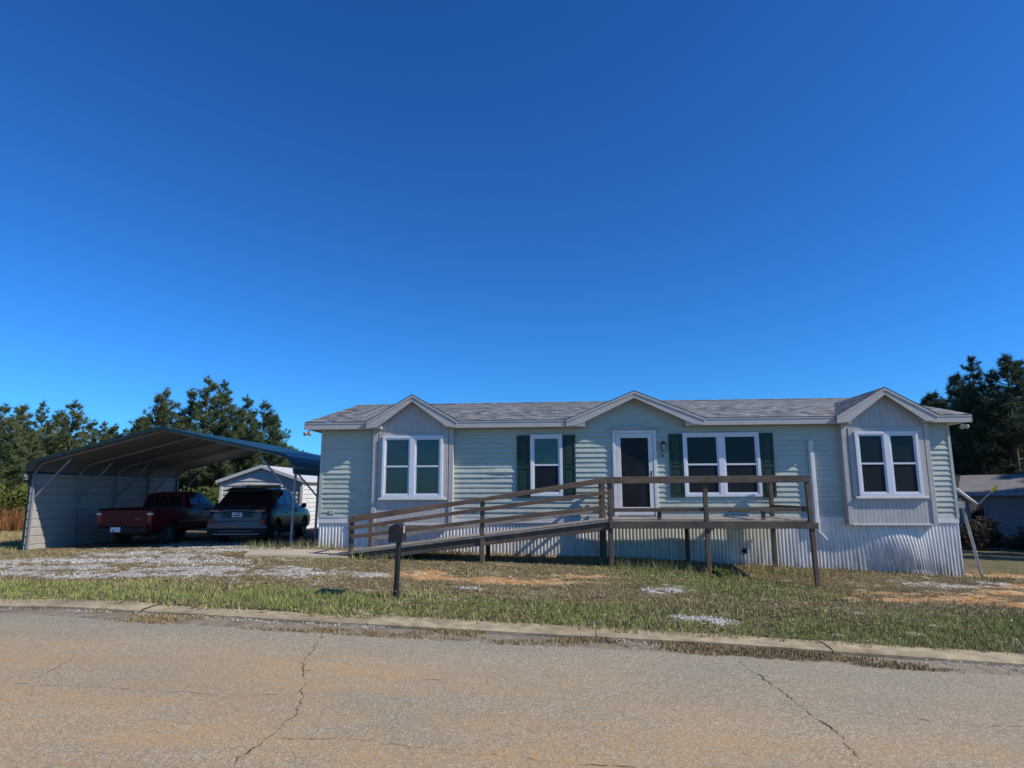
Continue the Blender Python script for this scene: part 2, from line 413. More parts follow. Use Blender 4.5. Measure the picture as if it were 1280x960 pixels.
grc = lerp(np.broadcast_to(np.array((.31, .29, .26)), col.shape).copy(), (.54, .515, .48), sstep(.35, .7, n3))
col = col + (grc - col) * gr[..., None] * .95
far = sstep(-12, -30, VV)
col = lerp(col, (.15, .135, .062), np.clip(far + sstep(-8, -11, UU) * sstep(6, 2, VV) + sstep(19, 22, UU), 0, 1) * .75)
V = np.stack([O.x + CA * UU + SA * VV, O.y + SA * UU - CA * VV, ZZ], -1).reshape(-1, 3)
a, b = UU.shape
idx = np.arange(a * b).reshape(a, b)
F = np.stack([idx[:-1, :-1], idx[:-1, 1:], idx[1:, 1:], idx[1:, :-1]], -1).reshape(-1, 4)
ground = np_mesh('ground', V, F, M['ground'], col=np.clip(col, .01, .9).reshape(-1, 3), smooth=True)
tag(ground, 'patchy dry lawn with orange clay, brown dead grass and grey gravel areas', 'ground', kind='structure')

# road sheet, ragged along its near-gutter edge
ru = axis(-2500, -14, 22, 2500, .12, 1.25)
k = np.array([0, .03, .08, .15, .3, .5, .75, 1.0, 1.3, 1.6, 2, 2.4, 2.8, 3.2, 3.6, 4, 4.5, 5, 5.5, 6, 6.5, 7, 7.5, 8, 8.6])
UU, KK = np.meshgrid(ru, k, indexing='ij')
edge = .36 + .18 * (fbm(ru, ru * 0 + 3, 1.1) - .5) + .16 * (fbm(ru, ru * 0 + 8, 5.0) - .5)
VV = CURB(UU) + np.maximum(KK, 0) + np.where(KK < .3, edge[:, None] * (1 - KK / .3), 0) + np.where(KK >= .3, 0, 0)
VV = np.maximum.accumulate(VV, axis=1)
ZZ = G(UU, VV) - .055 + .02 * sstep(0, 3, KK)
stain = (.95 * np.exp(-((VV - CURB(UU) - 2.15) / .55) ** 2) + .75 * np.exp(-((VV - CURB(UU) - 3.7) / .8) ** 2) + .42) * (1 - .75 * sstep(3, 9, UU) * (1 - sstep(2.2, 3.4, VV - CURB(UU)))) * sstep(.6, 1.6, VV - CURB(UU))
V = np.stack([O.x + CA * UU + SA * VV, O.y + SA * UU - CA * VV, ZZ], -1).reshape(-1, 3)
a, b = UU.shape; idx = np.arange(a * b).reshape(a, b)
F = np.stack([idx[:-1, :-1], idx[:-1, 1:], idx[1:, 1:], idx[1:, :-1]], -1).reshape(-1, 4)
road = np_mesh('road', V, F, M['road'], shade=np.clip(stain, 0, 1).reshape(-1), attr='stain', smooth=True)
tag(road, 'worn grey asphalt street stained with orange clay', 'road', kind='structure')
def roadz(u, v): return float(G(np.array(u), np.array(v))) - .055 + .02 * float(sstep(0, 3, np.array(v - CURB(u)))) + .004
def crack(pts, w, seed):
    rr = random.Random(seed); mb = MB(); P = []
    for (a, b), (c, d) in zip(pts[:-1], pts[1:]):
        n = max(2, int(math.hypot(c - a, d - b) / .045))
        for i in range(n):
            t = i / n; P.append((a + (c - a) * t, b + (d - b) * t))
    rows = []; ju = jv = 0
    for i, (a, b) in enumerate(P):
        ju = ju * .75 + rr.uniform(-.022, .022); jv = jv * .75 + rr.uniform(-.022, .022)
        x, y = a + ju, b + jv
        q = P[min(i + 1, len(P) - 1)]; p = P[max(i - 1, 0)]
        tx, ty = q[0] - p[0], q[1] - p[1]; l = math.hypot(tx, ty) or 1
        nx, ny = -ty / l, tx / l; ww = w * max(0, rr.uniform(-.1, 1.0)) * (.35 + .65 * math.sin(i * .21 + seed) ** 2)
        rows.append([W(x + nx * ww, y + ny * ww, roadz(x, y)), W(x - nx * ww, y - ny * ww, roadz(x, y))])
    mb.grid(rows); return mb.build('crack', M['crack'], road)
crack([(3.92, 9.95), (4.13, 10.87), (4.25, 11.48), (4.52, 11.96), (4.67, 12.48), (4.74, 13.01), (4.70, 13.37), (4.78, 14.2)], .011, 1)
crack([(8.60, 10.35), (8.63, 10.85), (8.73, 11.83), (8.76, 12.39), (8.74, 12.79), (8.66, 13.13), (8.55, 14)], .011, 2)
crack([(.6, 12.4), (2.24, 12.37), (2.93, 12.36), (3.75, 12.33), (4.63, 12.31)], .005, 3)
crack([(4.8, 13.2), (5.2, 13.12), (5.67, 13.16), (6.19, 13.22), (6.57, 13.3), (7.23, 13.27)], .006, 4)
crack([(4.31, 11.53), (5.01, 11.57), (5.7, 11.65)], .005, 5)
crack([(1.94, 11.4), (2.12, 11.89), (2.24, 12.37)], .006, 6)
crack([(9.4, 11.9), (9.9, 12.1), (10.6, 11.95)], .005, 7)

# kerb: slabs with open joints, then a gutter pan
mb = MB(); rr = random.Random(4); u = -16.0
while u < 24:
    ln = rr.uniform(2.6, 3.1); n = 6; rows = []
    dz = rr.uniform(-.022, -.004); u1 = min(u + ln - .010, 24)
    if not (11.9 < u < 40):
        for i in range(n + 1):
            uu = u + (u1 - u) * i / n; c = CURB(uu); g = float(G(np.array(uu), np.array(c)))
            j = rr.uniform(-.015, .015)
            prof = [(-.46 + j, -.09), (-.44 + j, .002 + dz), (-.28, .006 + dz), (-.06, -.004 + dz), (-.015, -.014 + dz), (0, -.03), (.005, -.10)]
            rows.append([W(uu, c + d, g + h) for d, h in prof])
        mb.grid(rows)
    u = u1 + .010
kerb = mb.build('kerb', M['concrete'], None, smooth=True); tag(kerb, 'worn tan concrete kerb slabs along the street edge', 'kerb', kind='structure')
mb = MB(); rows = []
for uu in np.arange(-16, 24, .25):
    c = CURB(uu); g = float(G(np.array(uu), np.array(c)))
    j = rr.uniform(-.02, .02)
    rows.append([W(uu, c + d, g + h) for d, h in [(.035, -.10), (.045 + j * .3, -.056), (.22, -.049), (.40 + j, -.047), (.75, -.070)]])
mb.grid(rows); gutter = mb.build('gutter', M['gutter'], kerb, smooth=True)

# concrete path from the carport to the foot of the ramp
mb = MB(); pts = [(-1.25, 1.35), (1.8, 1.15), (1.8, 2.45), (-.75, 2.75)]
n = 10; rows = []
for i in range(n + 1):
    t = i / n; a_ = [pts[0][q] * (1 - t) + pts[1][q] * t for q in (0, 1)]; b_ = [pts[3][q] * (1 - t) + pts[2][q] * t for q in (0, 1)]
    row = []
    for s_, h in ((0, -.06), (.01, .035), (.3, .04), (.7, .04), (.99, .035), (1, -.06)):
        uu, vv = a_[0] + (b_[0] - a_[0]) * s_, a_[1] + (b_[1] - a_[1]) * s_
        row.append(W(uu, vv, float(G(np.array(uu), np.array(vv))) + h + .012))
    rows.append(row)
mb.grid(rows); pth = mb.build('path', M['path']); tag(pth, 'tan concrete walk leading to the foot of the wooden ramp', 'path', kind='structure')

# ------------------------------------------------------------------ grass, gravel, litter
def scatter(n, u0, u1, v0, v1):
    return RNG.uniform(u0, u1, n), RNG.uniform(v0, v1, n)
def blades(n, u0, u1, v0, v1, hmin, hmax, dens, colf, wid=.007, hf=None):
    u, v = scatter(n, u0, u1, v0, v1)
    keep = RNG.random(n) < dens(u, v); u, v = u[keep], v[keep]; n = len(u)
    h = RNG.uniform(hmin, hmax, n)
    if hf is not None: h = h * hf(u, v)
    th = RNG.uniform(0, 2 * np.pi, n); lean = RNG.uniform(.1, 1.0, n) * h; la = RNG.uniform(0, 2 * np.pi, n)
    z = G(u, v) - .02
    x = O.x + CA * u + SA * v; y = O.y + SA * u - CA * v
    w = wid * RNG.uniform(.6, 1.5, n)
    p0 = np.stack([x - np.cos(th) * w, y - np.sin(th) * w, z], -1); p1 = np.stack([x + np.cos(th) * w, y + np.sin(th) * w, z], -1)
    p2 = np.stack([x + np.cos(la) * lean, y + np.sin(la) * lean, z + h + .02], -1)
    c = colf(u, v)
    return np.stack([p0, p1, p2], 1).reshape(-1, 3), np.repeat(c, 3, axis=0)
def notin(u, v):   # not on path, under house, under carport
    ok = ~((u > -.05) & (u < 17) & (v < .02)); ok &= ~((u > -1.3) & (u < 1.85) & (v > 1.2) & (v < 2.75)); ok &= ~((u < -1.0) & (v < -.6))
    return ok
def gcol(u, v):
    gr, sa, gn, n1, n2, n3 = masks(u, v)
    r = RNG.random(len(u))
    dry = np.stack([.37 + .20 * r, .305 + .17 * r, .145 + .09 * r], -1)
    brn = np.stack([.15 + .06 * r, .105 + .04 * r, .065 + .02 * r], -1)
    g = np.stack([.16 + .15 * r, .215 + .13 * r, .048 + .04 * r], -1)
    t = RNG.random(len(u))
    isg = t < np.clip(.10 + gn * .70 + .25 * sstep(.55, .75, n2), 0, 1); c = np.where((RNG.random(len(u)) < .62)[:, None], dry, brn)
    return np.where(isg[:, None], g, c)
def dens(u, v):
    gr, sa, gn, n1, n2, n3 = masks(u, v)
    d = (.40 + .55 * gn + .55 * sstep(.40, .62, n2)) * (.40 + .80 * sstep(.36, .6, n3)) * (1 - .90 * gr) * (1 - .80 * sa)
    return np.where(notin(u, v) & (v < CURB(u) - .27 + .5 * (fbm(u, v * 0 + 2, 1.1) - .5) + .25 * (fbm(u, v * 0 + 5, 7.) - .5)), d, 0)
def hf(u, v):
    gr, sa, gn, n1, n2, n3 = masks(u, v)
    w = CURB(u) - v
    return (.42 + .42 * gn) * (.65 + .7 * n3) + .5 * sstep(.5, .8, n1) * sstep(.3, .6, w) * (1 - sstep(1.8, 2.6, w))
Va, Ca_ = blades(420000, -11, 19.5, -.2, 9.6, .035, .10, dens, gcol, .0055, hf)
# taller weeds at the posts, along the skirting and at the kerb edge
def tall_d(u, v):
    d = .9 * blob(u, v, 8.3, 2.2, .35, .3) + .6 * blob(u, v, 8.9, 2.4, .6, .3) + .5 * blob(u, v, 9.9, 2.2, .8, .5) + .5 * blob(u, v, 12.0, 1.0, .9, .6) + .35 * blob(u, v, 14.6, .3, 1.5, .2)
    d = d + .5 * blob(u, v, 2.3, 2.6, .6, .25) + .6 * blob(u, v, -.4, .2, .5, .4) + .7 * blob(u, v, -1.4, .3, .5, .4) + .4 * blob(u, v, 3.6, 1.2, 1.5, .6) + .4 * blob(u, v, 17.3, .6, .5, .6) + .8 * blob(u, v, .4, .25, .35, .2) + .4 * blob(u, v, 4.25, 7.6, .3, .25)
    d = d + .25 * blob(u, v, 10.9, 3.1, 1.4, .7)
    return np.where(notin(u, v), d, 0)
def tcol(u, v):
    r = RNG.random(len(u)); g = np.stack([.10 + .07 * r, .135 + .07 * r, .035 + .03 * r], -1); d = np.stack([.28 + .12 * r, .22 + .1 * r, .12 + .05 * r], -1)
    return np.where((RNG.random(len(u)) < .6)[:, None], g, d)
Ve, Ce = blades(60000, -17, -8.3, -8, 3.5, .05, .16, lambda u, v: np.where(u < -8.9 - .02 * v, .5 + .4 * fbm(u, v, .6), 0), gcol, .008)
Vb, Cb = blades(85000, -2.5, 18.5, -.1, 8, .09, .30, tall_d, tcol, .006)
# dead grass caught in the gutter
gd = lambda u, v: np.where((v > CURB(u) + .05) & (v < CURB(u) + .58), sstep(.44, .66, fbm(u + 3, v * 2, 1.3) + .06 * np.exp(-((v - CURB(u) - .36) / .12) ** 2)), 0)
def gutc(u, v):
    r = RNG.random(len(u)); return np.stack([.20 + .16 * r, .15 + .12 * r, .075 + .06 * r], -1)
Vc, Cc = blades(150000, -4, 17, 8.9, 10.8, .004, .022, gd, gutc, .006)
Vc[:, 2] -= .028
# dead leaves and straw lying flat
def litter(n):
    u, v = scatter(n, -10, 19, .0, 9.4); keep = RNG.random(n) < (.25 + .75 * sstep(.4, .65, fbm(u + 9, v + 31, 1.4))) * notin(u, v) * (v < CURB(u) - .2) * (1 - .8 * masks(u, v)[0]) * (1 - .8 * masks(u, v)[1]); u, v = u[keep], v[keep]; n = len(u)
    th = RNG.uniform(0, 6.28, n); ln = RNG.uniform(.012, .05, n); wd = RNG.uniform(.004, .018, n); z = G(u, v) + RNG.uniform(.0, .045, n)
    x = O.x + CA * u + SA * v; y = O.y + SA * u - CA * v; c, q = np.cos(th), np.sin(th)
    P = [np.stack([x + c * ln - q * wd * 0, y + q * ln, z + RNG.normal(0, .008, n)], -1), np.stack([x - c * ln - q * wd, y - q * ln + c * wd, z], -1), np.stack([x - c * ln * .5 + q * wd, y - q * ln * .5 - c * wd, z + RNG.normal(0, .008, n)], -1)]
    r = RNG.random(n)[:, None]; k_ = RNG.random(n)
    pal = np.where((k_ < .35)[:, None], np.array((.10, .062, .036)), np.where((k_ < .7)[:, None], np.array((.24, .17, .095)), np.array((.36, .28, .17))))
    return np.stack(P, 1).reshape(-1, 3), np.repeat(pal * (.7 + .6 * r), 3, axis=0)
Vd, Cd = litter(42000)
Vg = np.concatenate([Va, Vb, Vc, Vd, Ve]); Cg = np.concatenate([Ca_, Cb, Cc, Cd, Ce])
grass = np_mesh('grass', Vg, np.arange(len(Vg)).reshape(-1, 3), M['grass'], col=Cg)
tag(grass, 'short patchy green and straw coloured grass over the front yard', 'grass', kind='stuff')

def stones(n, u0, u1, v0, v1, d, s0, s1, zoff=.0):
    u, v = scatter(n, u0, u1, v0, v1); keep = RNG.random(n) < d(u, v); u, v = u[keep], v[keep]; n = len(u)
    s = RNG.uniform(s0, s1, n)
    base = np.array([(1, 0, -.3), (-.2, .95, -.25), (-.9, -.1, -.3), (.1, -.95, -.2), (.05, .05, .75), (.35, .3, .55)])
    F0 = np.array([(0, 1, 5), (1, 4, 5), (0, 5, 4), (1, 2, 4), (2, 3, 4), (3, 0, 4)])
    th = RNG.uniform(0, 6.28, n); c, q = np.cos(th), np.sin(th)
    P = base[None] * s[:, None, None] * RNG.uniform(.7, 1.3, (n, 1, 3))
    X = P[..., 0] * c[:, None] - P[..., 1] * q[:, None]; Y = P[..., 0] * q[:, None] + P[..., 1] * c[:, None]
    z = G(u, v) + zoff + s * .2
    V = np.stack([X + (O.x + CA * u + SA * v)[:, None], Y + (O.y + SA * u - CA * v)[:, None], P[..., 2] + z[:, None]], -1).reshape(-1, 3)
    F = (F0[None] + 6 * np.arange(n)[:, None, None]).reshape(-1, 3)
    g = RNG.uniform(.24, .62, n); cc = np.repeat(np.stack([g, g * .96, g * .90], -1), 6, axis=0)
    return V, F, cc
def gdens(u, v):
    gr = masks(u, v)[0]; return np.where((v < CURB(u) - .5) & notin(u, v), sstep(.25, .6, gr), 0)
S = [stones(60000, -10, 18, -.5, 9, gdens, .010, .026, .01),
     stones(9000, -3, 12.5, 9, 10.2, lambda u, v: np.where((v > CURB(u) + .02) & (v < CURB(u) + .2), sstep(.45, .6, fbm(u, v, .8)), 0), .006, .014, -.045)]
off = 0; VV_, FF_, CC_ = [], [], []
for V_, F_, c_ in S: VV_.append(V_); FF_.append(F_ + off); CC_.append(c_); off += len(V_)
gs = np_mesh('gravel', np.concatenate(VV_), np.concatenate(FF_), M['stones'], col=np.concatenate(CC_))
tag(gs, 'loose light grey gravel in patches on the drive and yard', 'gravel', kind='stuff')

# ================================================================== MOBILE HOME
HL, HD = 16.95, 8.5
home = empty('mobile_home', W(0, 0, 0), YAW)
tag(home, 'long pale green vinyl sided mobile home with grey shingle roof and white corrugated skirting', 'mobile home')
SB, BB = .93, .78            # siding bottom, band bottom
EZ0, EZ1, EV = 3.37, 3.555, .35
RIDGE_V, RIDGE_Z = -4.25, 4.66
SL = (RIDGE_Z - EZ1) / (EV - RIDGE_V)
def gable_z(u, uc, hw, zp): return zp - abs(u - uc) / hw * (zp - EZ1)
BAYS = [(1.55, 3.75, 2.65, 1.28), (14.18, 16.33, 15.25, 1.27)]
CG = (8.75, 1.85, 4.31)      # centre gable: middle, half width, peak
ZP = 4.29
# --- siding with real laps
def siding(u0, u1, vf, ztop, zb=SB, lap=.135, du=.28, dent=None, wav=.0022):
    mb = MB(); z = zb; n = max(2, int((u1 - u0) / du)); kk = 0; rr = random.Random(5)
    while z < ztop - .01:
        z1 = min(z + lap, ztop); rows = []
        for i in range(n + 1):
            u = u0 + (u1 - u0) * i / n
            w = rr.uniform(-wav, wav) + .0035 * math.sin(91.7 * (kk // 2) + 37.3 * math.floor((u + 1.37 * (kk // 2)) / 3.66)); d = dent(u, z, kk) if dent else 0
            rows.append([L(u, vf + .002, z), L(u, vf + .028 + w + d, z), L(u, vf + .0285 + w + d, z + .012), L(u, vf + .003 + w * .3 + d * .3, z1)])
        mb.grid(rows); z += lap; kk += 1
    return mb
def dent(u, z, k):
    d = math.exp(-((u - 5.15) / .33) ** 4) * math.exp(-((z - 2.05) / .16) ** 2) * (.030 if k % 2 else -.004)
    return d + .006 * math.exp(-((u - .3) / .4) ** 2) * math.sin(z * 9)
wall = MB()
s1 = siding(0, HL, 0, 3.359, dent=dent, du=.12); wall.v, wall.f = s1.v, s1.f
z = SB + .135 * 18                                           # laps in the centre gable
while z < CG[2] - .06:
    z1 = z + .135
    hw = lambda zz: max(.02, CG[1] * (CG[2] - .07 - zz) / (CG[2] - EZ1) * 1.02)
    if z > 3.3:
        a0, a1 = hw(z), hw(z1)
        wall.add([L(CG[0] - a0, .016, z), L(CG[0] + a0, .016, z), L(CG[0] + a1, .003, z1), L(CG[0] - a1, .003, z1), L(CG[0] - a0, .001, z), L(CG[0] + a0, .001, z)],
                 [(0, 1, 2, 3), (4, 5, 1, 0)])
    z = z1
wall.build('wall', M['siding'], home, fix=False)
def end_siding(uside, sgn):
    mb = MB(); z = SB
    while z < 4.6:
        z1 = z + .135
        def span(zz):
            if zz < 3.5: return 0, -HD
            t = (zz - 3.5) / (4.62 - 3.5); return -4.25 * t, -HD + 4.25 * t
        (a, b), (c, d) = span(z), span(min(z1, 4.61))
        o0, o1 = uside + sgn * .016, uside + sgn * .003
        mb.add([L(o0, a, z), L(o0, b, z), L(o1, d, min(z1, 4.61)), L(o1, c, min(z1, 4.61)), L(uside, a, z), L(uside, b, z)], [(0, 1, 2, 3), (4, 5, 1, 0)])
        z = z1
    return mb
end_siding(0, -1).build('side_wall', M['siding'], home, fix=False)
end_siding(HL, 1).build('side_wall', M['siding'], home, fix=False)
mb = MB(); mb.ubox(.02, HL - .02, -HD, -HD + .05, SB, 3.5); mb.build('back_wall', M['siding'], home)
mb = MB(); mb.ubox(.01, HL - .01, -HD + .06, -.012, .80, 3.38); mb.build('wall_core', M['siding'], home)
# corner posts
for u in (0, HL):
    mb = MB(); mb.ubox(u - .035, u + .055 if u < 1 else u + .035, -.06, .035, SB - .01, 3.40); mb.build('corner_trim', M['siding'], home)
# white band below the siding
mb = MB()
for a, b in ((-.02, 1.5), (3.8, 14.13), (16.38, HL + .02)): mb.ubox(a, b, -.05, .022, BB, SB + .004)
mb.ubox(-.03, -.002, -HD, -.05, BB, SB); mb.ubox(HL + .002, HL + .03, -HD, -.05, BB, SB)
mb.build('base_band', M['white'], home, bevel=.004)
# --- skirting: corrugated, bowed out under the right bay
def skirt_run(u0, u1, vbase, pitch=.092, bow=True):
    mb = MB(); rows = []; u = u0; seq = [(0, 0), (.12, 0), (.3, 1), (.62, 1), (.8, 0)]
    rr = random.Random(8); us_ = []
    while u < u1:
        for f_, h in seq:
            if u + f_ * pitch <= u1: us_.append((u + f_ * pitch, h, rr.uniform(-.003, .003)))
        u += pitch
    for uu, h, j in us_:
        zb = float(G(np.array(uu), np.array(0.1))) - .03; row = []
        for i in range(11):
            t = i / 10; z = BB - .002 - (BB - zb) * t
            d = vbase + h * .021 + j * t
            sh = 0
            if bow:
                bb = math.exp(-((uu - 15.35) / .75) ** 2) * math.sin(min(1, t * 1.15) * math.pi) ** .8
                d += .17 * bb; sh = .30 * math.exp(-((uu - 15.3) / .8) ** 2) * t ** 1.6
                d += .02 * math.sin(uu * 2.1) * t + .012 * math.sin(uu * 5.3 + 1) * t
            row.append(L(uu + sh, d, z))
        rows.append(row)
    mb.grid(rows); return mb
skirt_run(-.02, HL + .02, -.03).build('skirting', M['skirt'], home, fix=False)
for uside, sg in ((-.01, -1), (HL + .01, 1)):
    mb = MB(); rows = []
    for i in range(int(HD / .042) + 1):
        vv = -.02 - i * .042; zb = float(G(np.array(uside), np.array(vv))) - .05
        d = uside + sg * .015 * ((i // 2) % 2)
        rows.append([L(d, vv, BB), L(d, vv, zb)])
    mb.grid(rows); mb.build('side_skirting', M['skirt'], home, fix=False)
mb = MB(); mb.ubox(11.47, 11.57, -.03, .0, .0, .12); mb.build('access_hole', M['blackmat'], home)
# --- bays
def ribbed(mb, u0, u1, v, z0, ztop, pitch=.098):
    u = u0; pts = []
    while u < u1 - .001:
        ub = min(u + pitch, u1)
        for a, d in ((u, 0), (u + .008, -.008), (u + .016, 0), (ub, 0)):
            if a <= u1 + 1e-6: pts.append((min(a, u1), d))
        u = ub
    rows = [[L(a, v + d, z0), L(a, v + d, ztop(a))] for a, d in pts]
    mb.grid(rows)
for (b0, b1, uc, hw) in BAYS:
    PV = .18
    bay = MB()
    ribbed(bay, b0 + .02, b1 - .02, PV, BB - .03, lambda a: gable_z(a, uc, hw, ZP) - .02 if abs(a - uc) < hw * .98 else 3.5)
    bay.add([L(b0 + .02, 0, BB - .03), L(b0 + .02, PV, BB - .03), L(b0 + .02, PV, 3.5), L(b0 + .02, 0, 3.5)], [(0, 1, 2, 3)])
    bay.add([L(b1 - .02, 0, BB - .03), L(b1 - .02, PV, BB - .03), L(b1 - .02, PV, 3.5), L(b1 - .02, 0, 3.5)], [(0, 1, 2, 3)])
    bay.add([L(b0 + .02, -.02, BB - .03), L(b1 - .02, -.02, BB - .03), L(b1 - .02, PV, BB - .03), L(b0 + .02, PV, BB - .03)], [(0, 1, 2, 3)])
    bo = bay.build('bay_wall', M['rib'], home)
    for x0, x1 in ((b0 - .03, b0 + .09), (b1 - .09, b1 + .03)):
        mb = MB(); mb.ubox(x0, x1, -.02, PV + .025, BB - .04, 3.40); mb.build('corner_post', M['trim'], bo, bevel=.004)
    mb = MB(); mb.ubox(b0 + .09, b1 - .09, PV, PV + .02, BB - .045, BB - .01); mb.build('drip_edge', M['white'], bo)
    # window surround of smooth board
    mb = MB(); mb.ubox(b0 + .14, b1 - .12, PV + .002, PV + .03, 1.40, 3.26); mb.build('window_surround', M['trim'], bo, bevel=.004)

# --- windows
def window(u0, u1, z0, z1, v, units, low='screen', casing=.075, top='glass_dim'):
    fr = MB(); d = .05
    fr.ubox(u0, u1, v, v + d, z1 - casing, z1); fr.ubox(u0, u1, v, v + d, z0, z0 + casing)
    fr.ubox(u0, u0 + casing, v, v + d, z0 + casing, z1 - casing); fr.ubox(u1 - casing, u1, v, v + d, z0 + casing, z1 - casing)
    mid = .15; w = (u1 - u0 - 2 * casing - (units - 1) * mid) / units; cells = []
    for i in range(units):
        a = u0 + casing + i * (w + mid); cells.append((a, a + w))
        if i: fr.ubox(a - mid, a, v, v + d, z0 + casing, z1 - casing)
    fo = fr.build('window', M['frame'], home, bevel=.004)
    for a, b in cells:
        zl, zh = z0 + casing, z1 - casing; zm = (zl + zh) / 2; s = .042
        sash = MB()
        for (p, q, dd) in ((zm - .025, zh, .028), (zl, zm + .025, .036)):
            sash.ubox(a, b, v + .004, v + dd, q - s, q); sash.ubox(a, b, v + .004, v + dd, p, p + s)
            sash.ubox(a, a + s, v + .004, v + dd - .002, p + s, q - s); sash.ubox(b - s, b, v + .004, v + dd - .002, p + s, q - s)
        sash.build('sash', M['frame'], fo)
        for p, q, mt, nm in ((zm + .017, zh - s, top, 'pane'), (zl + s, zm - .017, low, 'pane')):
            g = MB(); g.ubox(a + s - .003, b - s + .003, v + .003, v + .014, p - .003, q + .003); g.build(nm, M[mt], fo)
    return fo
window(1.80, 3.50, 1.47, 3.17, .21, 2, low='glass', top='glass')
window(5.90, 6.78, 1.50, 3.18, .02, 1, top='glass')
window(10.04, 12.06, 1.47, 3.18, .02, 2)
window(14.46, 16.05, 1.47, 3.15, .21, 2)
mb = MB(); mb.ubox(1.72, 3.58, .21, .27, 1.41, 1.468); mb.build('window_sill', M['white'], home, bevel=.005)
mb = MB(); mb.ubox(14.36, 16.16, .21, .27, 1.41, 1.468); mb.build('window_sill', M['white'], home, bevel=.005)
# --- shutters
def shutter(u0, u1, z0, z1):
    mb = MB(); v = .028; d = .03; s = .055; zm = z0 + (z1 - z0) * .48
    mb.ubox(u0, u0 + s, v, v + d, z0, z1); mb.ubox(u1 - s, u1, v, v + d, z0, z1)
    for a, b in ((z0, z0 + .08), (zm - .04, zm + .04), (z1 - .08, z1)): mb.ubox(u0 + s, u1 - s, v, v + d, a, b)
    for a, b in ((z0 + .08, zm - .04), (zm + .04, z1 - .08)):
        mb.ubox(u0 + s, u1 - s, v, v + .008, a, b)
        mb.ubox(u0 + s + .025, u1 - s - .025, v + .008, v + .02, a + .03, b - .03)
    mb.build('shutter', M['shutter'], home, bevel=.003)
for a, b in ((5.53, 5.89), (6.79, 7.14), (9.67, 10.03), (12.07, 12.43)): shutter(a, b, 1.46, 3.16)
# --- door
mb = MB()
mb.ubox(8.15, 8.24, .01, .07, .96, 3.25); mb.ubox(9.24, 9.33, .01, .07, .96, 3.25); mb.ubox(8.15, 9.33, .01, .075, 3.19, 3.27)
mb.ubox(8.24, 9.24, .01, .06, .98, 1.12)
mb.build('door_frame', M['white'], home, bevel=.005)
dr = MB(); dr.ubox(8.25, 8.37, .015, .06, 1.125, 3.185); dr.ubox(9.11, 9.23, .015, .06, 1.125, 3.185); dr.ubox(8.37, 9.11, .015, .06, 3.06, 3.185); dr.ubox(8.37, 9.11, .015, .06, 1.125, 1.20)
door = dr.build('door', M['white'], home, bevel=.005)
g = MB(); g.ubox(8.365, 9.115, .012, .036, 1.195, 3.065); g.build('pane', M['screen'], door)
h = MB(); h.ubox(9.165, 9.19, .056, .068, 2.02, 2.17); h.tube([L(9.178, .068, 2.09), L(9.178, .105, 2.09), L(9.12, .11, 2.085)], .011, 8); h.build('handle', M['black'], door, smooth=True)
mb = MB(); mb.prism([L(8.02, .016, 3.285), L(9.46, .016, 3.285), L(9.46, .016, 3.31), L(9.1, .016, 3.355), L(8.74, .016, 3.39), L(8.38, .016, 3.355), L(8.02, .016, 3.31)], L(0, .065, 0)); mb.build('door_crown', M['soffit'], home, bevel=.006)
# porch lantern beside the door
lx, lz = 9.52, 2.83
mb = MB(); mb.ubox(lx - .045, lx + .045, .016, .036, lz - .13, lz + .09); mb.tube([L(lx, .03, lz + .07), L(lx, .08, lz + .13), L(lx, .11, lz + .11)], .012, 8)
mb.lathe([(.0, .12), (.02, .118), (.035, .10), (.075, .06), (.08, .05), (.0, .05)], 'Z', 12, L(lx, .11, lz))
mb.lathe([(.0, -.14), (.05, -.14), (.062, -.12), (.0, -.12)], 'Z', 12, L(lx, .11, lz))
for k_ in range(4):
    a_ = math.pi / 4 + k_ * math.pi / 2; mb.tube([L(lx + .06 * math.cos(a_), .11 + .06 * math.sin(a_), lz - .12), L(lx + .068 * math.cos(a_), .11 + .068 * math.sin(a_), lz + .055)], .006, 6)
lamp = mb.build('porch_lamp', M['black'], home, smooth=True)
mb = MB(); mb.lathe([(.0, -.12), (.046, -.12), (.054, .05), (.0, .05)], 'Z', 14, L(lx, .11, lz)); mb.build('lamp_glass', M['lampglass'], lamp, smooth=True)
# house number, two small dark digits
def text_part(txt, size, loc, mat, name, parent, rot=(math.pi / 2, 0, 0), ext=.004):
    cu = bpy.data.curves.new(name, 'FONT'); cu.body = txt; cu.size = size; cu.extrude = ext; cu.align_x = 'CENTER'; cu.align_y = 'CENTER'
    t = bpy.data.objects.new(name, cu); C.objects.link(t)
    dg = bpy.context.evaluated_depsgraph_get(); me = bpy.data.meshes.new_from_object(t.evaluated_get(dg)); bpy.data.objects.remove(t)
    o = bpy.data.objects.new(name, me); C.objects.link(o); me.materials.clear(); me.materials.append(mat)
    o.parent = parent; o.location = loc; o.rotation_euler = rot
    return o
text_part('18', .14, L(9.46, .034, 2.57), M['black'], 'house_number', home)
# white conduit cover beside the right bay, outlet plate, pipe end
mb = MB(); mb.ubox(13.32, 13.45, .016, .10, .62, 2.94); mb.ubox(13.345, 13.425, .1, .112, .64, 2.9); mb.build('conduit_cover', M['white'], home, bevel=.012)
mb = MB(); mb.tube([L(13.42, .05, .62), L(13.44, .06, .55), L(13.52, .09, .47), L(13.6, .10, .36)], .022, 8); mb.build('drain_pipe', M['white'], home, smooth=True)
mb = MB(); mb.ubox(.28, .42, .016, .04, 1.02, 1.13); mb.build('outlet_cover', M['soffit'], home, bevel=.004)
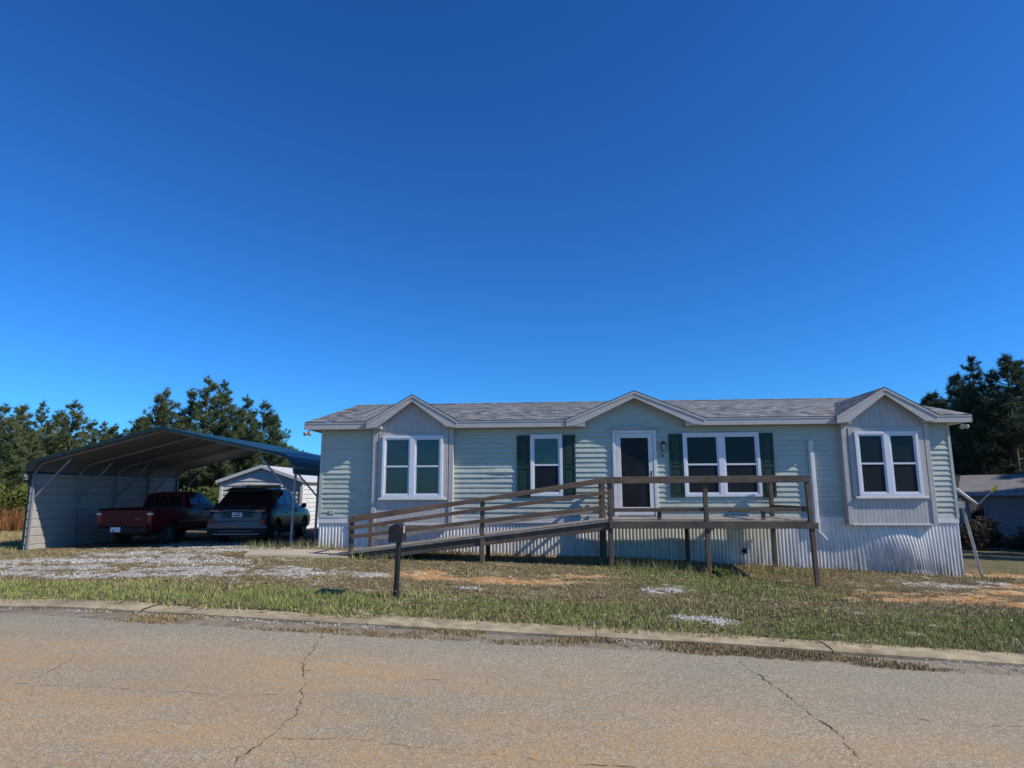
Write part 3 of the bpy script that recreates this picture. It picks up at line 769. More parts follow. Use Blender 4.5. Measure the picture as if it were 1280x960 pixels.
# --- roof
def uvset(o, fn):
    me = o.data; uvl = me.uv_layers.new(name='UVMap')
    for p in me.polygons:
        for li in p.loop_indices: uvl.data[li].uv = fn(me.vertices[me.loops[li].vertex_index].co)
UL, UR = -.42, HL + .45
rf = MB()
BV = 2 * RIDGE_V - EV
out = [L(UL, EV + .02, EZ1 + .006)]
for uc_, hw_, zp_ in ((BAYS[0][2], BAYS[0][3], ZP), CG, (BAYS[1][2], BAYS[1][3], ZP)):
    vr_ = EV - (zp_ - EZ1) / SL
    out += [L(uc_ - hw_ + .02, EV + .02, EZ1 + .006), L(uc_, vr_ + .05, EZ1 + .006 + (EV - vr_ - .03) * SL), L(uc_ + hw_ - .02, EV + .02, EZ1 + .006)]
out += [L(UR, EV + .02, EZ1 + .006), L(UR, RIDGE_V, RIDGE_Z + .01), L(UL, RIDGE_V, RIDGE_Z + .01)]
rf.add(out, [tuple(range(len(out)))])
rf.add([L(UL, BV - .02, EZ1 + .006), L(UR, BV - .02, EZ1 + .006), L(UR, RIDGE_V, RIDGE_Z + .01), L(UL, RIDGE_V, RIDGE_Z + .01)], [(3, 2, 1, 0)])
for (q0, q1, uu) in ((0, 0, UL), (0, 0, UR)): pass
roof = rf.build('roof', M['shingle'], home); uvset(roof, lambda c: (c.x, -c.y if c.y < 4.25 else c.y))
mb = MB(); mb.prism([L(UL, RIDGE_V - .16, RIDGE_Z - .02), L(UL, RIDGE_V, RIDGE_Z + .028), L(UL, RIDGE_V + .16, RIDGE_Z - .02)], (UR - UL, 0, 0)); o = mb.build('ridge_cap', M['shingle'], roof); uvset(o, lambda c: (c.x * 1.0, c.y))
# rake boards and soffits at the two ends
for uu, s_ in ((UL, 1), (UR, -1)):
    mb = MB()
    for e in (EV, BV):
        mb.prism([L(uu, e, EZ0), L(uu, e, EZ1), L(uu, RIDGE_V, RIDGE_Z), L(uu, RIDGE_V, RIDGE_Z - .19)], (s_ * .03, 0, 0))
    mb.build('rake_board', M['trim'], roof)
mb = MB()
for a_, b_ in ((UL + .03, 1.57), (3.73, 7.42), (10.08, 14.2), (16.31, UR - .03)): mb = MB(); mb.ubox(a_, b_, 0.0, EV - .04, EZ0 - .002, EZ0 + .012); mb.build('soffit', M['soffit'], roof)
for a_, b_ in ((UL + .03, -.04), (HL + .04, UR - .03)):
    mb = MB(); mb.ubox(a_, b_, -HD, -.002, EZ0 - .002, EZ0 + .012); mb.build('end_soffit', M['soffit'], roof)
# eave fascia between the gables, with returns
segs = [(UL, 1.78), (3.53, 7.40), (10.10, 14.36), (16.14, UR)]
for a_, b_ in segs:
    mb = MB()
    mb.ubox(a_, b_, EV - .035, EV, EZ0 - .012, EZ1)
    mb.ubox(a_ + .004, b_ - .004, EV, EV + .012, EZ1 - .05, EZ1 - .002)
    if a_ > 0: mb.ubox(a_, a_ + .03, .03, EV - .035, EZ0 - .012, EZ1)
    if b_ < HL: mb.ubox(b_ - .03, b_, .03, EV - .035, EZ0 - .012, EZ1)
    mb.build('fascia', M['trim'], roof, bevel=.004)
# gable roofs
def gable(uc, hw, zp, vf, vin, drop=.185):
    vr = EV - (zp - EZ1) / SL
    g = MB()
    for s_ in (-1, 1):
        g.add([L(uc + s_ * (hw + .04), vf + .02, EZ1 - .012), L(uc, vf + .02, zp + .014), L(uc, vr, zp + .014), L(uc + s_ * (hw + .04), EV - .02, EZ1 - .006)], [(0, 1, 2, 3)])
    go = g.build('gable_roof', M['shingle'], home)
    uvset(go, lambda c: (c.y, abs(c.x - uc) * 1.15))
    f = MB()
    for s_ in (-1, 1):
        f.prism([L(uc + s_ * hw, vf, EZ1 - .004), L(uc, vf, zp), L(uc, vf, zp - drop), L(uc + s_ * (hw - .32), vf, EZ0 + (.03 if hw < 1.5 else .03)), L(uc + s_ * hw, vf, EZ0 - .008)], L(0, -.032, 0))
        f.prism([L(uc + s_ * hw, vf + .004, EZ1 - .02), L(uc, vf + .004, zp - .012), L(uc, vf + .004, zp - .07), L(uc + s_ * hw, vf + .004, EZ1 - .075)], L(0, .012, 0))
    f.build('gable_fascia', M['trim'], go)
    sf = MB()
    for s_ in (-1, 1):
        sf.add([L(uc + s_ * (hw - .05), vf - .032, EZ1 - .12), L(uc, vf - .032, zp - .085), L(uc, vin, zp - .085), L(uc + s_ * (hw - .05), vin, EZ1 - .12)], [(0, 1, 2, 3)])
    sf.build('gable_soffit', M['soffit'], go)
for (b0, b1, uc, hw) in BAYS: gable(uc, hw, ZP, EV + .08, .0)
gable(CG[0], CG[1], CG[2], EV + .016, .0)
# --- eave floodlights at both corners
def flood(u, z):
    mb = MB(); mb.lathe([(.0, .06), (.05, .06), (.05, .045), (.0, .045)], 'Z', 12, L(u, .2, z))
    mb.tube([L(u, .2, z + .05), L(u, .22, z - .02)], .014, 6)
    fo = mb.build('flood_light', M['white'], home, smooth=True)
    for dx in (-.06, .07):
        b_ = MB(); P0, P1 = Vector(L(u, .22, z - .02)), Vector(L(u + dx, .34, z - .09)); d = (P1 - P0).normalized()
        b_.tube([P0, P0 + d * .04, P0 + d * .08, P0 + d * .13, P0 + d * .17, P0 + d * .185], [.022, .026, .032, .056, .06, .04], 12); b_.build('bulb', M['bulb'], fo, smooth=True)
flood(-.33, 3.33); flood(HL + .24, 3.33)

# ================================================================== WOODEN RAMP AND DECK
deck = empty('wooden_ramp', W(7.85, 2.4, 0), YAW); DK0 = (7.85, 2.4)
tag(deck, 'weathered brown timber deck and long wheelchair ramp with railings in front of the home', 'ramp')
def D(u, v, z): return (u - DK0[0], -(v - DK0[1]), z)
def dbox(mb, u0, u1, v0, v1, z0, z1): mb.box(u0 - DK0[0], u1 - DK0[0], -(v1 - DK0[1]), -(v0 - DK0[1]), z0, z1)
DV, DB = 2.40, .18; DU0, DU1 = 7.85, 12.42; DZ = .955
gz = lambda u, v: float(G(np.array(u), np.array(v)))
mb = MB(); v = DB; rr = random.Random(2)
while v < DV + .02:
    j = rr.uniform(-.03, .03); dbox(mb, DU0 - .03 + j, DU1 + .07 + j, v, min(v + .135, DV + .045), DZ - .036, DZ + rr.uniform(-.003, .004)); v += .143
mb.build('deck_boards', M['deckboard'], deck, bevel=.003)
mb = MB(); dbox(mb, DU0 - .02, DU1 + .05, DV - .045, DV - .002, DZ - .19, DZ - .037); dbox(mb, DU0 - .01, DU1 + .10, DV + .052, DV + .092, DZ - .185, DZ - .05)
dbox(mb, DU0, DU1 + .03, DB, DB + .04, DZ - .19, DZ - .037); dbox(mb, DU0 - .02, DU0 + .02, DB + .04, DV - .05, DZ - .19, DZ - .037); dbox(mb, DU1 + .0, DU1 + .04, DB + .04, DV - .05, DZ - .19, DZ - .037)
for u in np.arange(8.4, 12.3, .6): dbox(mb, u, u + .04, DB + .04, DV - .05, DZ - .18, DZ - .037)
mb.build('deck_frame', M['wood2'], deck, bevel=.004)
def post(u, v, z1, w=.098, mat='wood', lean=(0, 0)):
    mb = MB(); z0 = gz(u, v) - .25; mb.bar(D(u + lean[0], v + lean[1], z0), D(u, v, z1), w, w, (0, 1, 0)); mb.build('post', M[mat], deck, bevel=.006)
FV = DV + .005
post(7.87, FV, 1.90, mat='wood2'); post(10.06, FV, 1.90, mat='wood2'); post(12.36, FV, 1.905, mat='wood2', lean=(.06, .03))
post(4.87, FV, 1.40); post(1.72, FV, .985); post(7.78, .22, 1.86); post(12.22, .22, 1.86, mat='wood2'); post(10.0, .22, DZ - .2, mat='wood2')
post(1.78, 1.02, .97); post(4.85, 1.02, .5, mat='wood2')
def rail(a, b, w=.045, h=.10, mat='wood'):
    mb = MB(); mb.bar(D(*a), D(*b), w, h); mb.build('rail', M[mat], deck, bevel=.005)
OV = FV + .072
# deck rails: a flat cap, then a lower board
rail((7.80, FV + .01, 1.925), (10.10, FV + .01, 1.935), .135, .055, 'wood2'); rail((10.103, FV + .01, 1.935), (12.44, FV + .01, 1.94), .135, .055, 'wood2')
rail((7.83, OV, 1.845), (10.08, OV, 1.855), .042, .10, 'wood2'); rail((10.09, OV, 1.855), (12.40, OV, 1.86), .042, .10, 'wood2')
rail((7.93, FV, 1.19), (10.0, FV, 1.19), .042, .085, 'wood2'); rail((10.12, FV, 1.19), (12.30, FV, 1.19), .042, .085, 'wood2')
rail((12.33, FV - .06, 1.90), (12.24, .20, 1.90), .135, .045, 'wood2'); rail((12.30, FV - .06, 1.22), (12.23, .28, 1.22), .042, .09, 'wood2')
for u in (9.0, 11.35):
    mb = MB(); dbox(mb, u - .045, u + .045, FV - .06, FV - .02, DZ + .005, 1.15); mb.build('rail_block', M['wood2'], deck, bevel=.004)
for zz in (1.84, 1.55, 1.24): rail((7.84, .12, zz), (7.84, .98, zz), .042, .09)
post(7.80, 1.0, 1.88)
# ramp floor and stringers
RU0, RU1 = 1.15, DU0 - .03
def rz(u): return .145 + (DZ - .145) * (u - RU0) / (RU1 - RU0)
mb = MB(); u = RU0
while u < RU1 - .02:
    u1 = min(u + .136, RU1); j = rr.uniform(-.003, .003)
    mb.prism([D(u, .92, rz(u) + j), D(u1 - .006, .92, rz(u1 - .006) + j), D(u1 - .006, .92, rz(u1) + j - .036), D(u, .92, rz(u) + j - .036)], (0, -(2.46 - .92), 0)); u = u1
mb.build('ramp_boards', M['deckboard'], deck)
for vv in (.95, 1.66, 2.375):
    mb = MB(); a, b = RU0 + .9, RU1 - .002
    mb.prism([D(a, vv, rz(a) - .04), D(b, vv, rz(b) - .04), D(b, vv, rz(b) - .225), D(a + .3, vv, max(rz(a + .3) - .225, gz(a, 2) - .05)), D(a, vv, rz(a) - .16)], (0, -.045, 0)); mb.build('ramp_beam', M['wood2'], deck)
S_ = lambda u, z0, z1: z0 + (z1 - z0) * (u - 1.72) / (7.87 - 1.72)
def ramprail(z0, z1, ua=1.66, ub=7.80, **k):
    um = 4.88
    rail((ua, OV, S_(ua, z0, z1)), (um, OV, S_(um, z0, z1) + .01), .042, k.get('h', .10)); rail((um + .004, OV, S_(um, z0, z1) + .01), (ub, OV, S_(ub, z0, z1)), .042, k.get('h', .10))
ramprail(.955, 1.875, h=.095); ramprail(.78, 1.60, h=.09); ramprail(.575, 1.27, ua=1.74, h=.09)
rail((1.64, FV + .02, 1.025), (4.90, FV + .02, 1.47), .12, .045); rail((4.904, FV + .02, 1.47), (7.80, FV + .02, 1.925), .12, .045)
rail((1.74, 2.36, 1.0), (1.79, .98, .985), .10, .045)
rail((1.75, .97, .43), (7.75, .97, 1.15), .042, .09, 'deckboard')

# ================================================================== MAILBOX
mu, mv = 4.21, 7.66
mz = gz(mu, mv)
mail = empty('mailbox', W(mu, mv, mz), .03)
tag(mail, 'black mailbox with small red flag on a round black post by the street', 'mailbox')
mb = MB(); mb.tube([(-.035, 0, -.3), (-.03, 0, .0), (.0, 0, .9)], .042, 14); mb.build('post', M['black'], mail, smooth=True)
mb = MB(); mb.tube([(-.031, 0, .11), (-.0305, 0, .12)], .0435, 14); mb.build('band', M['galv'], mail, smooth=True)
prof = [(-.098, 0), (.098, 0), (.098, .17)] + [(.098 * math.cos(t), .17 + .10 * math.sin(t)) for t in np.linspace(.15, math.pi - .15, 11)] + [(-.098, .17)]
ry = math.radians(2)
mb = MB(); mb.prism([(-.02 + x, -.26, .86 + z) for x, z in prof], (0, .5, 0)); mb.build('box', M['black'], mail, smooth=True)
mb = MB(); mb.prism([(-.02 + x * 1.04, -.285, .855 + z * 1.03) for x, z in prof], (0, .04, 0)); dor = mb.build('box_door', M['black'], mail, smooth=True)
mb = MB(); mb.tube([(-.03, -.285, 1.07), (-.03, -.31, 1.07), (-.01, -.31, 1.07), (-.01, -.285, 1.07)], .006, 6); mb.build('latch', M['black'], dor)
mb = MB(); mb.box(.079, .085, -.12, -.10, .99, 1.10); mb.box(.079, .085, -.14, -.10, 1.07, 1.105); mb.build('flag', M['red'], mail)
mb = MB(); mb.box(.0775, .082, -.08, .02, .985, 1.09); mb.build('number_plate', M['white'], mail)
text_part('1', .09, (.0835, -.03, 1.037), M['red'], 'number_mark', mail, rot=(math.pi / 2, 0, math.pi / 2), ext=.001)

# ================================================================== CARPORT
CY = R(-4.0); cp = empty('carport', (-14.14, 19.08, .0), CY)
tag(cp, 'open metal carport with teal roof edge and one pale ribbed side wall sheltering two vehicles', 'carport')
CWD, CD = 7.93, 7.3
# cross-section of the roof line (x, z): drop, curve, slope, peak
def half():
    pts = [(-.06, 2.02), (-.055, 2.18)]
    for t in np.linspace(0, 1, 7)[1:]:
        a = math.pi - t * (math.pi / 2 - .29)
        pts.append((.50 + .555 * math.cos(a), 2.16 + .47 * math.sin(a)))
    pts.append((CWD / 2, 3.50)); return pts
hf_ = half(); sec = hf_ + [(CWD - x, z + .11 * (1 - max(0, x - .5) / (CWD / 2 - .5))) for x, z in hf_[::-1][1:]]
def surf(mb, sec, off, y0, y1, ny, rib=0):
    P = []
    for i in range(ny + 1):
        y = y0 + (y1 - y0) * i / ny
        P.append([(x, y, z + off) for x, z in sec])
    mb.grid(P)
# roof sheet: outer skin (teal) and inner skin, ribs running front to back
def dense(sec, step):
    out = []
    for (a, b), (c, d) in zip(sec[:-1], sec[1:]):
        n = max(1, int(math.hypot(c - a, d - b) / step))
        for i in range(n): out.append((a + (c - a) * i / n, b + (d - b) * i / n))
    out.append(sec[-1]); return out
ds = dense(sec, .075)
ribbed_sec = []
for i, p in enumerate(ds):
    q = ds[min(i + 1, len(ds) - 1)]; o_ = ds[max(i - 1, 0)]; tx, tz = q[0] - o_[0], q[1] - o_[1]; l = math.hypot(tx, tz)
    h = .018 if i % 3 == 0 else 0
    ribbed_sec.append((p[0] - tz / l * h, p[1] + tx / l * h))
mb = MB(); surf(mb, ribbed_sec, .012, -.30, CD + .15, 2); cr = mb.build('roof', M['teal'], cp, fix=False)
mb = MB(); surf(mb, ribbed_sec, -.004, -.28, CD + .13, 2); mb.build('roof_underside', M['cproof_in'], cr, fix=False)
mb = MB(); mb_s = [(x, z) for x, z in sec]
P = []
for x, z in mb_s: P.append([(x, -.315, z + .03), (x, -.315, z - .055)])
mb.grid(P); Q = [[(x, -.315, z + .03), (x, -.20, z + .03)] for x, z in mb_s]; mb.grid(Q)
mb.build('roof_trim', M['tealdark'], cp)
# left wall: horizontal ribbed sheet, pale inside, dark outside
def wallsheet(x0, z0, z1, y0, y1, off):
    mb = MB(); P = []; z = z0; pts = []
    while z < z1:
        for f_, h in ((0, 0), (.19, 0), (.205, .022), (.225, .022), (.24, 0)):
            if z + f_ <= z1: pts.append((z + f_, h))
        z += .245
    pts.append((z1, 0))
    mb.grid([[(x0 + off - h, y0, zz), (x0 + off - h, y1, zz)] for zz, h in pts]); return mb
wl = wallsheet(-.035, -.08, 2.2, -.02, CD, .004).build('side_wall', M['cpwall'], cp, fix=False)
wallsheet(-.035, -.08, 2.2, -.02, CD, -.006).build('outer_skin', M['tealdark'], wl, fix=False)
mb = MB(); mb.box(-.085, -.043, -.05, .06, -.08, 2.2); mb.build('corner_trim', M['tealdark'], wl)
mb = MB(); mb.box(-.03, .13, .0, CD, -.08, .01); mb.build('base_rail', M['galv'], cp)
inner = [(x + (.06 if x < 1 else -.06 if x > CWD - 1 else 0), z - .05) for x, z in sec]
for i in range(5):
    y = .03 + i * (CD - .06) / 4
    mb = MB()
    pts = [(.03, y, -.05)] + [(x, y, z) for x, z in inner[1:]] + [(CWD - .03, y, .05)]
    # slightly lowered legs under the bow
    for p, q in zip(pts[:-1], pts[1:]):
        mb.bar(p, q, .06, .06, (0, 1, 0))
    mb.build('bow', M['galv'], cp)
    for sx in (1, -1):
        b_ = MB(); x0 = .04 if sx > 0 else CWD - .04
        b_.bar((x0, y + .04, 1.50), (x0 + sx * 1.02, y + .04, 2.62), .045, .045, (0, 1, 0)); b_.build('brace', M['galv'], cp)

# ================================================================== VEHICLES
def loft_body(stations, name, mat, parent, wheels, wr, half_w):
    rows = []
    for (x, zb, zm, zt, wb, wm, wt) in stations:      # belt at zm, roof at zt
        h = [(0, zb), (wb * .88, zb), (wb, zb + .06), (wm * .995, zb + (zm - zb) * .38), (wm, zb + (zm - zb) * .7), (wm * .975, zm - .03), (wm * .955, zm),
             (wt + (wm * .95 - wt) * .45, zm + (zt - zm) * .55), (wt, zt - .09 * min(1, (zt - zm) * 2)), (wt * .90, zt - .025), (wt * .6, zt), (0, zt + .008)]
        full = [(x, -y, z) for y, z in h] + [(x, y, z) for y, z in h[::-1][1:-1]]
        rows.append(full)
    mb = MB(); n = len(rows[0]); m = len(rows)
    mb.add([p for r in rows for p in r], [(i * n + k, i * n + (k + 1) % n, (i + 1) * n + (k + 1) % n, (i + 1) * n + k) for i in range(m - 1) for k in range(n)] + [tuple(range(n))[::-1], tuple((m - 1) * n + k for k in range(n))])
    o = mb.build(name, mat, parent, smooth=True)
    # cut the wheel arches
    dg = bpy.context.evaluated_depsgraph_get(); cutters = []
    for wx in wheels:
        for s_ in (-1, 1):
            c = MB(); y0, y1 = (half_w - .28) * s_, (half_w + .2) * s_
            c.tube([(wx, min(y0, y1), wr), (wx, max(y0, y1), wr)], wr + .055, 28)
            co = c.build('cut', M['blackmat']); mo = o.modifiers.new('b', 'BOOLEAN'); mo.object = co; mo.operation = 'DIFFERENCE'; mo.solver = 'EXACT'; cutters.append(co)
    dg.update(); o.parent = None
    bpy.context.view_layer.update(); dg = bpy.context.evaluated_depsgraph_get()
    me = bpy.data.meshes.new_from_object(o.evaluated_get(dg)); o.modifiers.clear(); o.data = me
    o.parent = parent
    for c in cutters: bpy.data.objects.remove(c)
    return o, rows
def wheel(x, y, r, w, parent, spokes=6):
    s_ = -1 if y < 0 else 1
    mb = MB(); mb.lathe([(r * .62, -w / 2), (r * .9, -w / 2), (r * .98, -w * .38), (r, -w * .2), (r, w * .2), (r * .98, w * .38), (r * .9, w / 2), (r * .62, w / 2), (r * .60, 0), (r * .62, -w / 2)], 'Y', 28, (x, y - s_ * w / 2, r))
    t = mb.build('wheel', M['tyre'], parent, smooth=True)
    mb = MB(); yy = y - s_ * w / 2 + s_ * w * .32
    mb.lathe([(r * .63, -.02), (r * .63, .045), (r * .58, .045), (r * .56, .0)], 'Y', 24, (x, yy, r)); mb.lathe([(0, s_ * .03), (r * .14, s_ * .025), (r * .15, -.02), (0, -.02)], 'Y', 12, (x, yy, r))
    for k_ in range(spokes):
        a = 2 * math.pi * k_ / spokes + .2
        mb.bar((x + r * .1 * math.cos(a), yy, r + r * .1 * math.sin(a)), (x + r * .6 * math.cos(a), yy + s_ * .01, r + r * .6 * math.sin(a)), .03, .065, (0, 1, 0))
    mb.build('rim', M['rim'], t, smooth=True)
    mb = MB(); mb.lathe([(0, 0), (r * .56, 0)], 'Y', 20, (x, yy - s_ * .05, r)); mb.build('hub_shadow', M['blackmat'], t)
def side_strip(rows, i0, i1, a, b, s_, out=.006, na=3, inset=(.0, .0)):
    """quad strip hugging the loft side between station indices and between profile parameters a..b (list index floats)"""
    n = len(rows[0]); P = []
    def at(ix, t):
        i = int(min(ix, len(rows) - 1.0001)); f = ix - i
        def pr(row, t):
            k_ = int(t); g_ = t - k_; p = Vector(row[k_]); q = Vector(row[k_ + 1]); return p.lerp(q, g_)
        p = pr(rows[i], t).lerp(pr(rows[i + 1], t), f)
        if s_ > 0: p.y = -p.y
        return p
    for i in np.linspace(i0, i1, max(2, int((i1 - i0) * 2) + 2)):
        r_ = []
        for t in np.linspace(a, b, na):
            p = at(i, t); r_.append((p.x, p.y + (out if p.y > 0 else -out), p.z + out * .3))
        P.append(r_)
    return P

# ---- silver SUV
suv = empty('parked_suv', (-8.40, 19.95, .085), R(90))     # local +x = forward
tag(suv, 'silver compact SUV with dark rear window parked under the carport nearest the home', 'suv')
st = [(0.00, .46, .86, .96, .74, .84, .66), (.05, .38, .96, 1.03, .80, .90, .74), (.18, .30, 1.02, 1.14, .86, .925, .73), (.40, .28, 1.04, 1.44, .89, .935, .64), (.58, .26, 1.05, 1.62, .90, .94, .62),
      (1.0, .25, 1.05, 1.675, .90, .94, .63), (1.8, .24, 1.04, 1.69, .90, .94, .64), (2.5, .24, 1.02, 1.67, .90, .94, .64), (2.85, .24, 1.01, 1.56, .90, .94, .63), (3.25, .24, 1.00, 1.28, .90, .935, .66), (3.50, .25, 1.0, 1.09, .90, .93, .70),
      (4.0, .26, .94, 1.03, .88, .91, .70), (4.4, .32, .80, .92, .84, .86, .66), (4.55, .40, .70, .80, .74, .76, .58)]
body, rows = loft_body(st, 'body', M['bluegrey'], suv, (.88, 3.58), .345, .94)
for s_ in (1, -1):
    mb = MB(); mb.grid(side_strip(rows, 3.75, 8.6, 6.35, 8.0, s_, .006)); mb.build('side_window', M['carglass'], suv)
    mb = MB(); mb.grid(side_strip(rows, 2.2, 11.0, 1.6, 2.6, s_, .006)); mb.build('lower_cladding', M['blackmat'], suv)
    for px in (5.0, 6.9):
        mb = MB(); mb.grid(side_strip(rows, px, px + .12, 6.3, 8.0, s_, .010)); mb.build('pillar', M['black'], suv)
    mb = MB(); mb.tube([(3.0, s_ * .92, 1.03), (2.98, s_ * 1.0, 1.08)], .03, 8); mb.lathe([(0, -.02), (.06, -.015), (.085, .03), (.08, .10), (.0, .12)], 'X', 12, (2.95, s_ * 1.05, 1.10)); mb.build('mirror', M['black'], suv, smooth=True)
    for hx in (1.55, 2.55):
        mb = MB(); mb.bar((hx, s_ * .955, .90), (hx + .2, s_ * .955, .905), .03, .03); mb.build('door_handle', M['silver'], suv, bevel=.005)
    mb = MB(); mb.bar((.9, s_ * .60, 1.71), (2.7, s_ * .60, 1.71), .035, .03); mb.build('roof_rail', M['black'], suv, bevel=.005)
# rear: window, hatch panels, lamps, plate, bumper
mb = MB(); mb.grid([[(.155, -.62, 1.10), (.155, 0, 1.115), (.155, .62, 1.10)], [(.36, -.60, 1.40), (.345, 0, 1.415), (.36, .60, 1.40)], [(.50, -.56, 1.57), (.49, 0, 1.59), (.50, .56, 1.57)]]); mb.build('rear_window', M['carglass'], suv, smooth=True)
mb = MB(); mb.prism([(.36, -.60, 1.615), (.36, .60, 1.615), (.75, .58, 1.70), (.75, -.58, 1.70)], (0, 0, -.03)); mb.build('spoiler', M['black'], suv, bevel=.008)
# hatch panel with a plate recess
mb = MB(); mb.prism([(-.012, -.72, .70), (-.012, .72, .70), (.0, .74, .86), (.02, .70, .98), (.03, .45, 1.03), (.03, -.45, 1.03), (.02, -.70, .98), (.0, -.74, .86)], (-.012, 0, 0)); hatch = mb.build('hatch', M['silver'], suv, bevel=.006)
mb = MB(); mb.prism([(-.027, -.52, .80), (-.027, .52, .80), (-.017, .36, .955), (-.017, -.36, .955)], (-.006, 0, 0)); mb.build('plate_recess', M['bluegrey'], hatch)
mb = MB(); mb.prism([(-.012, -.50, .985), (-.012, .50, .985), (-.0, .44, 1.025), (-.0, -.44, 1.025)], (-.012, 0, 0)); mb.build('chrome_strip', M['silver'], hatch)
mb = MB(); mb.box(-.05, -.036, -.155, .155, .815, .945); pl = mb.build('licence_plate', M['plate'], suv, bevel=.003)
mb = MB(); mb.box(-.053, -.05, -.12, .02, .905, .93); mb.box(-.053, -.05, -.10, .12, .84, .885); mb.build('plate_mark', M['plate_mark'], pl)
for s_ in (1, -1):
    mb = MB(); mb.prism([(-.004, s_ * .46, 1.0), (-.0, s_ * .86, .955), (.02, s_ * .88, 1.06), (.05, s_ * .50, 1.07)], (-.03, 0, 0)); tl = mb.build('tail_lamp', M['redlens'], suv, bevel=.008)
    mb = MB(); mb.box(-.042, -.034, min(s_ * .55, s_ * .82), max(s_ * .55, s_ * .82), .985, 1.0); mb.build('lamp_strip', M['clearlens'], tl)
    mb = MB(); mb.grid(side_strip(rows, 1.0, 3.0, 5.2, 6.2, s_, .012)); mb.build('side_lamp', M['redlens'], suv)
    mb = MB(); mb.box(-.075, -.04, min(s_ * .72, s_ * .87), max(s_ * .72, s_ * .87), .56, .76); mb.build('reflector', M['redlens'], suv, bevel=.012)
mb = MB(); mb.prism([(-.06, -.90, .47), (-.06, .90, .47), (-.075, .86, .60), (-.03, .84, .70), (-.03, -.84, .70), (-.075, -.86, .60)], (.12, 0, 0)); bp = mb.build('rear_bumper', M['silver'], suv, bevel=.012)
mb = MB(); mb.prism([(-.02, -.88, .28), (-.02, .88, .28), (-.065, .90, .465), (-.065, -.90, .465)], (.14, 0, 0)); mb.build('lower_bumper', M['blackmat'], suv, bevel=.01)
mb = MB(); mb.box(-.06, -.04, -.5, .5, .375, .40); mb.build('skid_strip', M['silver'], suv)
mb = MB(); mb.box(-.05, 0, -.7, .7, .285, .31); mb.build('exhaust_trim', M['galv'], suv)
for x in (.88, 3.58):
    for y in (-.90, .90): wheel(x, y, .345, .23, suv)
mb = MB(); mb.box(.3, 4.2, -.62, .62, .22, .36); mb.build('underbody', M['blackmat'], suv)
mb = MB(); mb.bar((.62, 0, 1.68), (.72, 0, 1.79), .012, .05); mb.build('antenna', M['black'], suv)

# ---- maroon pickup
trk = empty('pickup_truck', (-11.72, 19.70, .02), R(86))
tag(trk, 'maroon extended cab pickup truck parked with its tailgate out beside the carport wall', 'pickup truck')
st = [(.06, .50, .76, .80, .78, .80, .70), (1.0, .46, .76, .80, .80, .83, .72), (1.93, .42, .80, .84, .82, .845, .74), (1.96, .40, 1.10, 1.20, .82, .845, .70), (2.05, .40, 1.12, 1.61, .82, .845, .64), (2.5, .40, 1.12, 1.655, .82, .845, .63), (3.1, .40, 1.11, 1.65, .82, .845, .63),
      (3.4, .40, 1.10, 1.52, .82, .845, .64), (3.85, .40, 1.09, 1.17, .82, .845, .70), (4.4, .42, 1.02, 1.10, .82, .83, .70), (4.95, .46, .92, 1.0, .80, .81, .66), (5.05, .50, .80, .86, .74, .75, .6)]
tb, rows = loft_body(st, 'body', M['redpaint'], trk, (1.08, 4.12), .355, .845)
for s_ in (1, -1):     # bed sides with arch cut
    arch = [(1.08 + .42 * math.cos(t), .355 + .42 * math.sin(t)) for t in np.linspace(math.pi - .22, .22, 13)]
    poly = [(.05, .50)] + arch + [(1.95, .46), (1.95, 1.12), (.05, 1.115)]
    mb = MB(); mb.prism([(x, s_ * .80, z) for x, z in poly], (0, s_ * .05, 0)); bs = mb.build('bed_side', M['redpaint'], trk, bevel=.006)
    mb = MB(); mb.prism([(.05, s_ * .79, 1.115), (1.93, s_ * .79, 1.12), (1.93, s_ * .79, 1.145), (.05, s_ * .79, 1.14)], (0, s_ * .065, 0)); mb.build('bed_rail', M['blackmat'], bs)
    mb = MB(); mb.box(.30, 1.9, min(s_ * .851, s_ * .856), max(s_ * .851, s_ * .856), .72, .735) if False else mb.box(1.55, 1.94, min(s_ * .851, s_ * .857), max(s_ * .851, s_ * .857), .71, .74); mb.build('trim_strip', M['silver'], bs)
    mb = MB(); mb.box(-.005, .10, min(s_ * .725, s_ * .862), max(s_ * .725, s_ * .862), .70, 1.07); lp = mb.build('tail_lamp', M['redlens'], trk, bevel=.01)
    mb = MB(); mb.box(-.012, .09, min(s_ * .73, s_ * .866), max(s_ * .73, s_ * .866), .955, 1.01); mb.build('reverse_lens', M['clearlens'], lp)
    mb = MB(); mb.grid(side_strip(rows, 4.35, 5.35, 6.35, 8.0, s_, .006)); mb.build('rear_side_window', M['carglass'], trk)
    mb = MB(); mb.grid(side_strip(rows, 5.5, 7.55, 6.35, 8.0, s_, .006)); mb.build('side_window', M['carglass'], trk)
    mb = MB(); mb.grid(side_strip(rows, 3.1, 8.0, 3.0, 3.2, s_, .006)); mb.build('side_moulding', M['silver'], trk)
    mb = MB(); mb.tube([(3.55, s_ * .84, 1.12), (3.52, s_ * .95, 1.16)], .025, 8); mb.box(3.46, 3.54, min(s_ * .93, s_ * 1.1), max(s_ * .93, s_ * 1.1), 1.10, 1.24); mb.build('mirror', M['black'], trk, bevel=.01)
    mb = MB(); mb.bar((2.75, s_ * .86, .93), (2.92, s_ * .86, .935), .03, .035); mb.build('door_handle', M['black'], trk)
mb = MB(); mb.prism([(0, -.72, .60), (.0, -.72, 1.10), (.06, -.72, 1.12), (.06, -.72, .60)], (0, 1.44, 0)); tg = mb.build('tailgate', M['redpaint'], trk, bevel=.012)
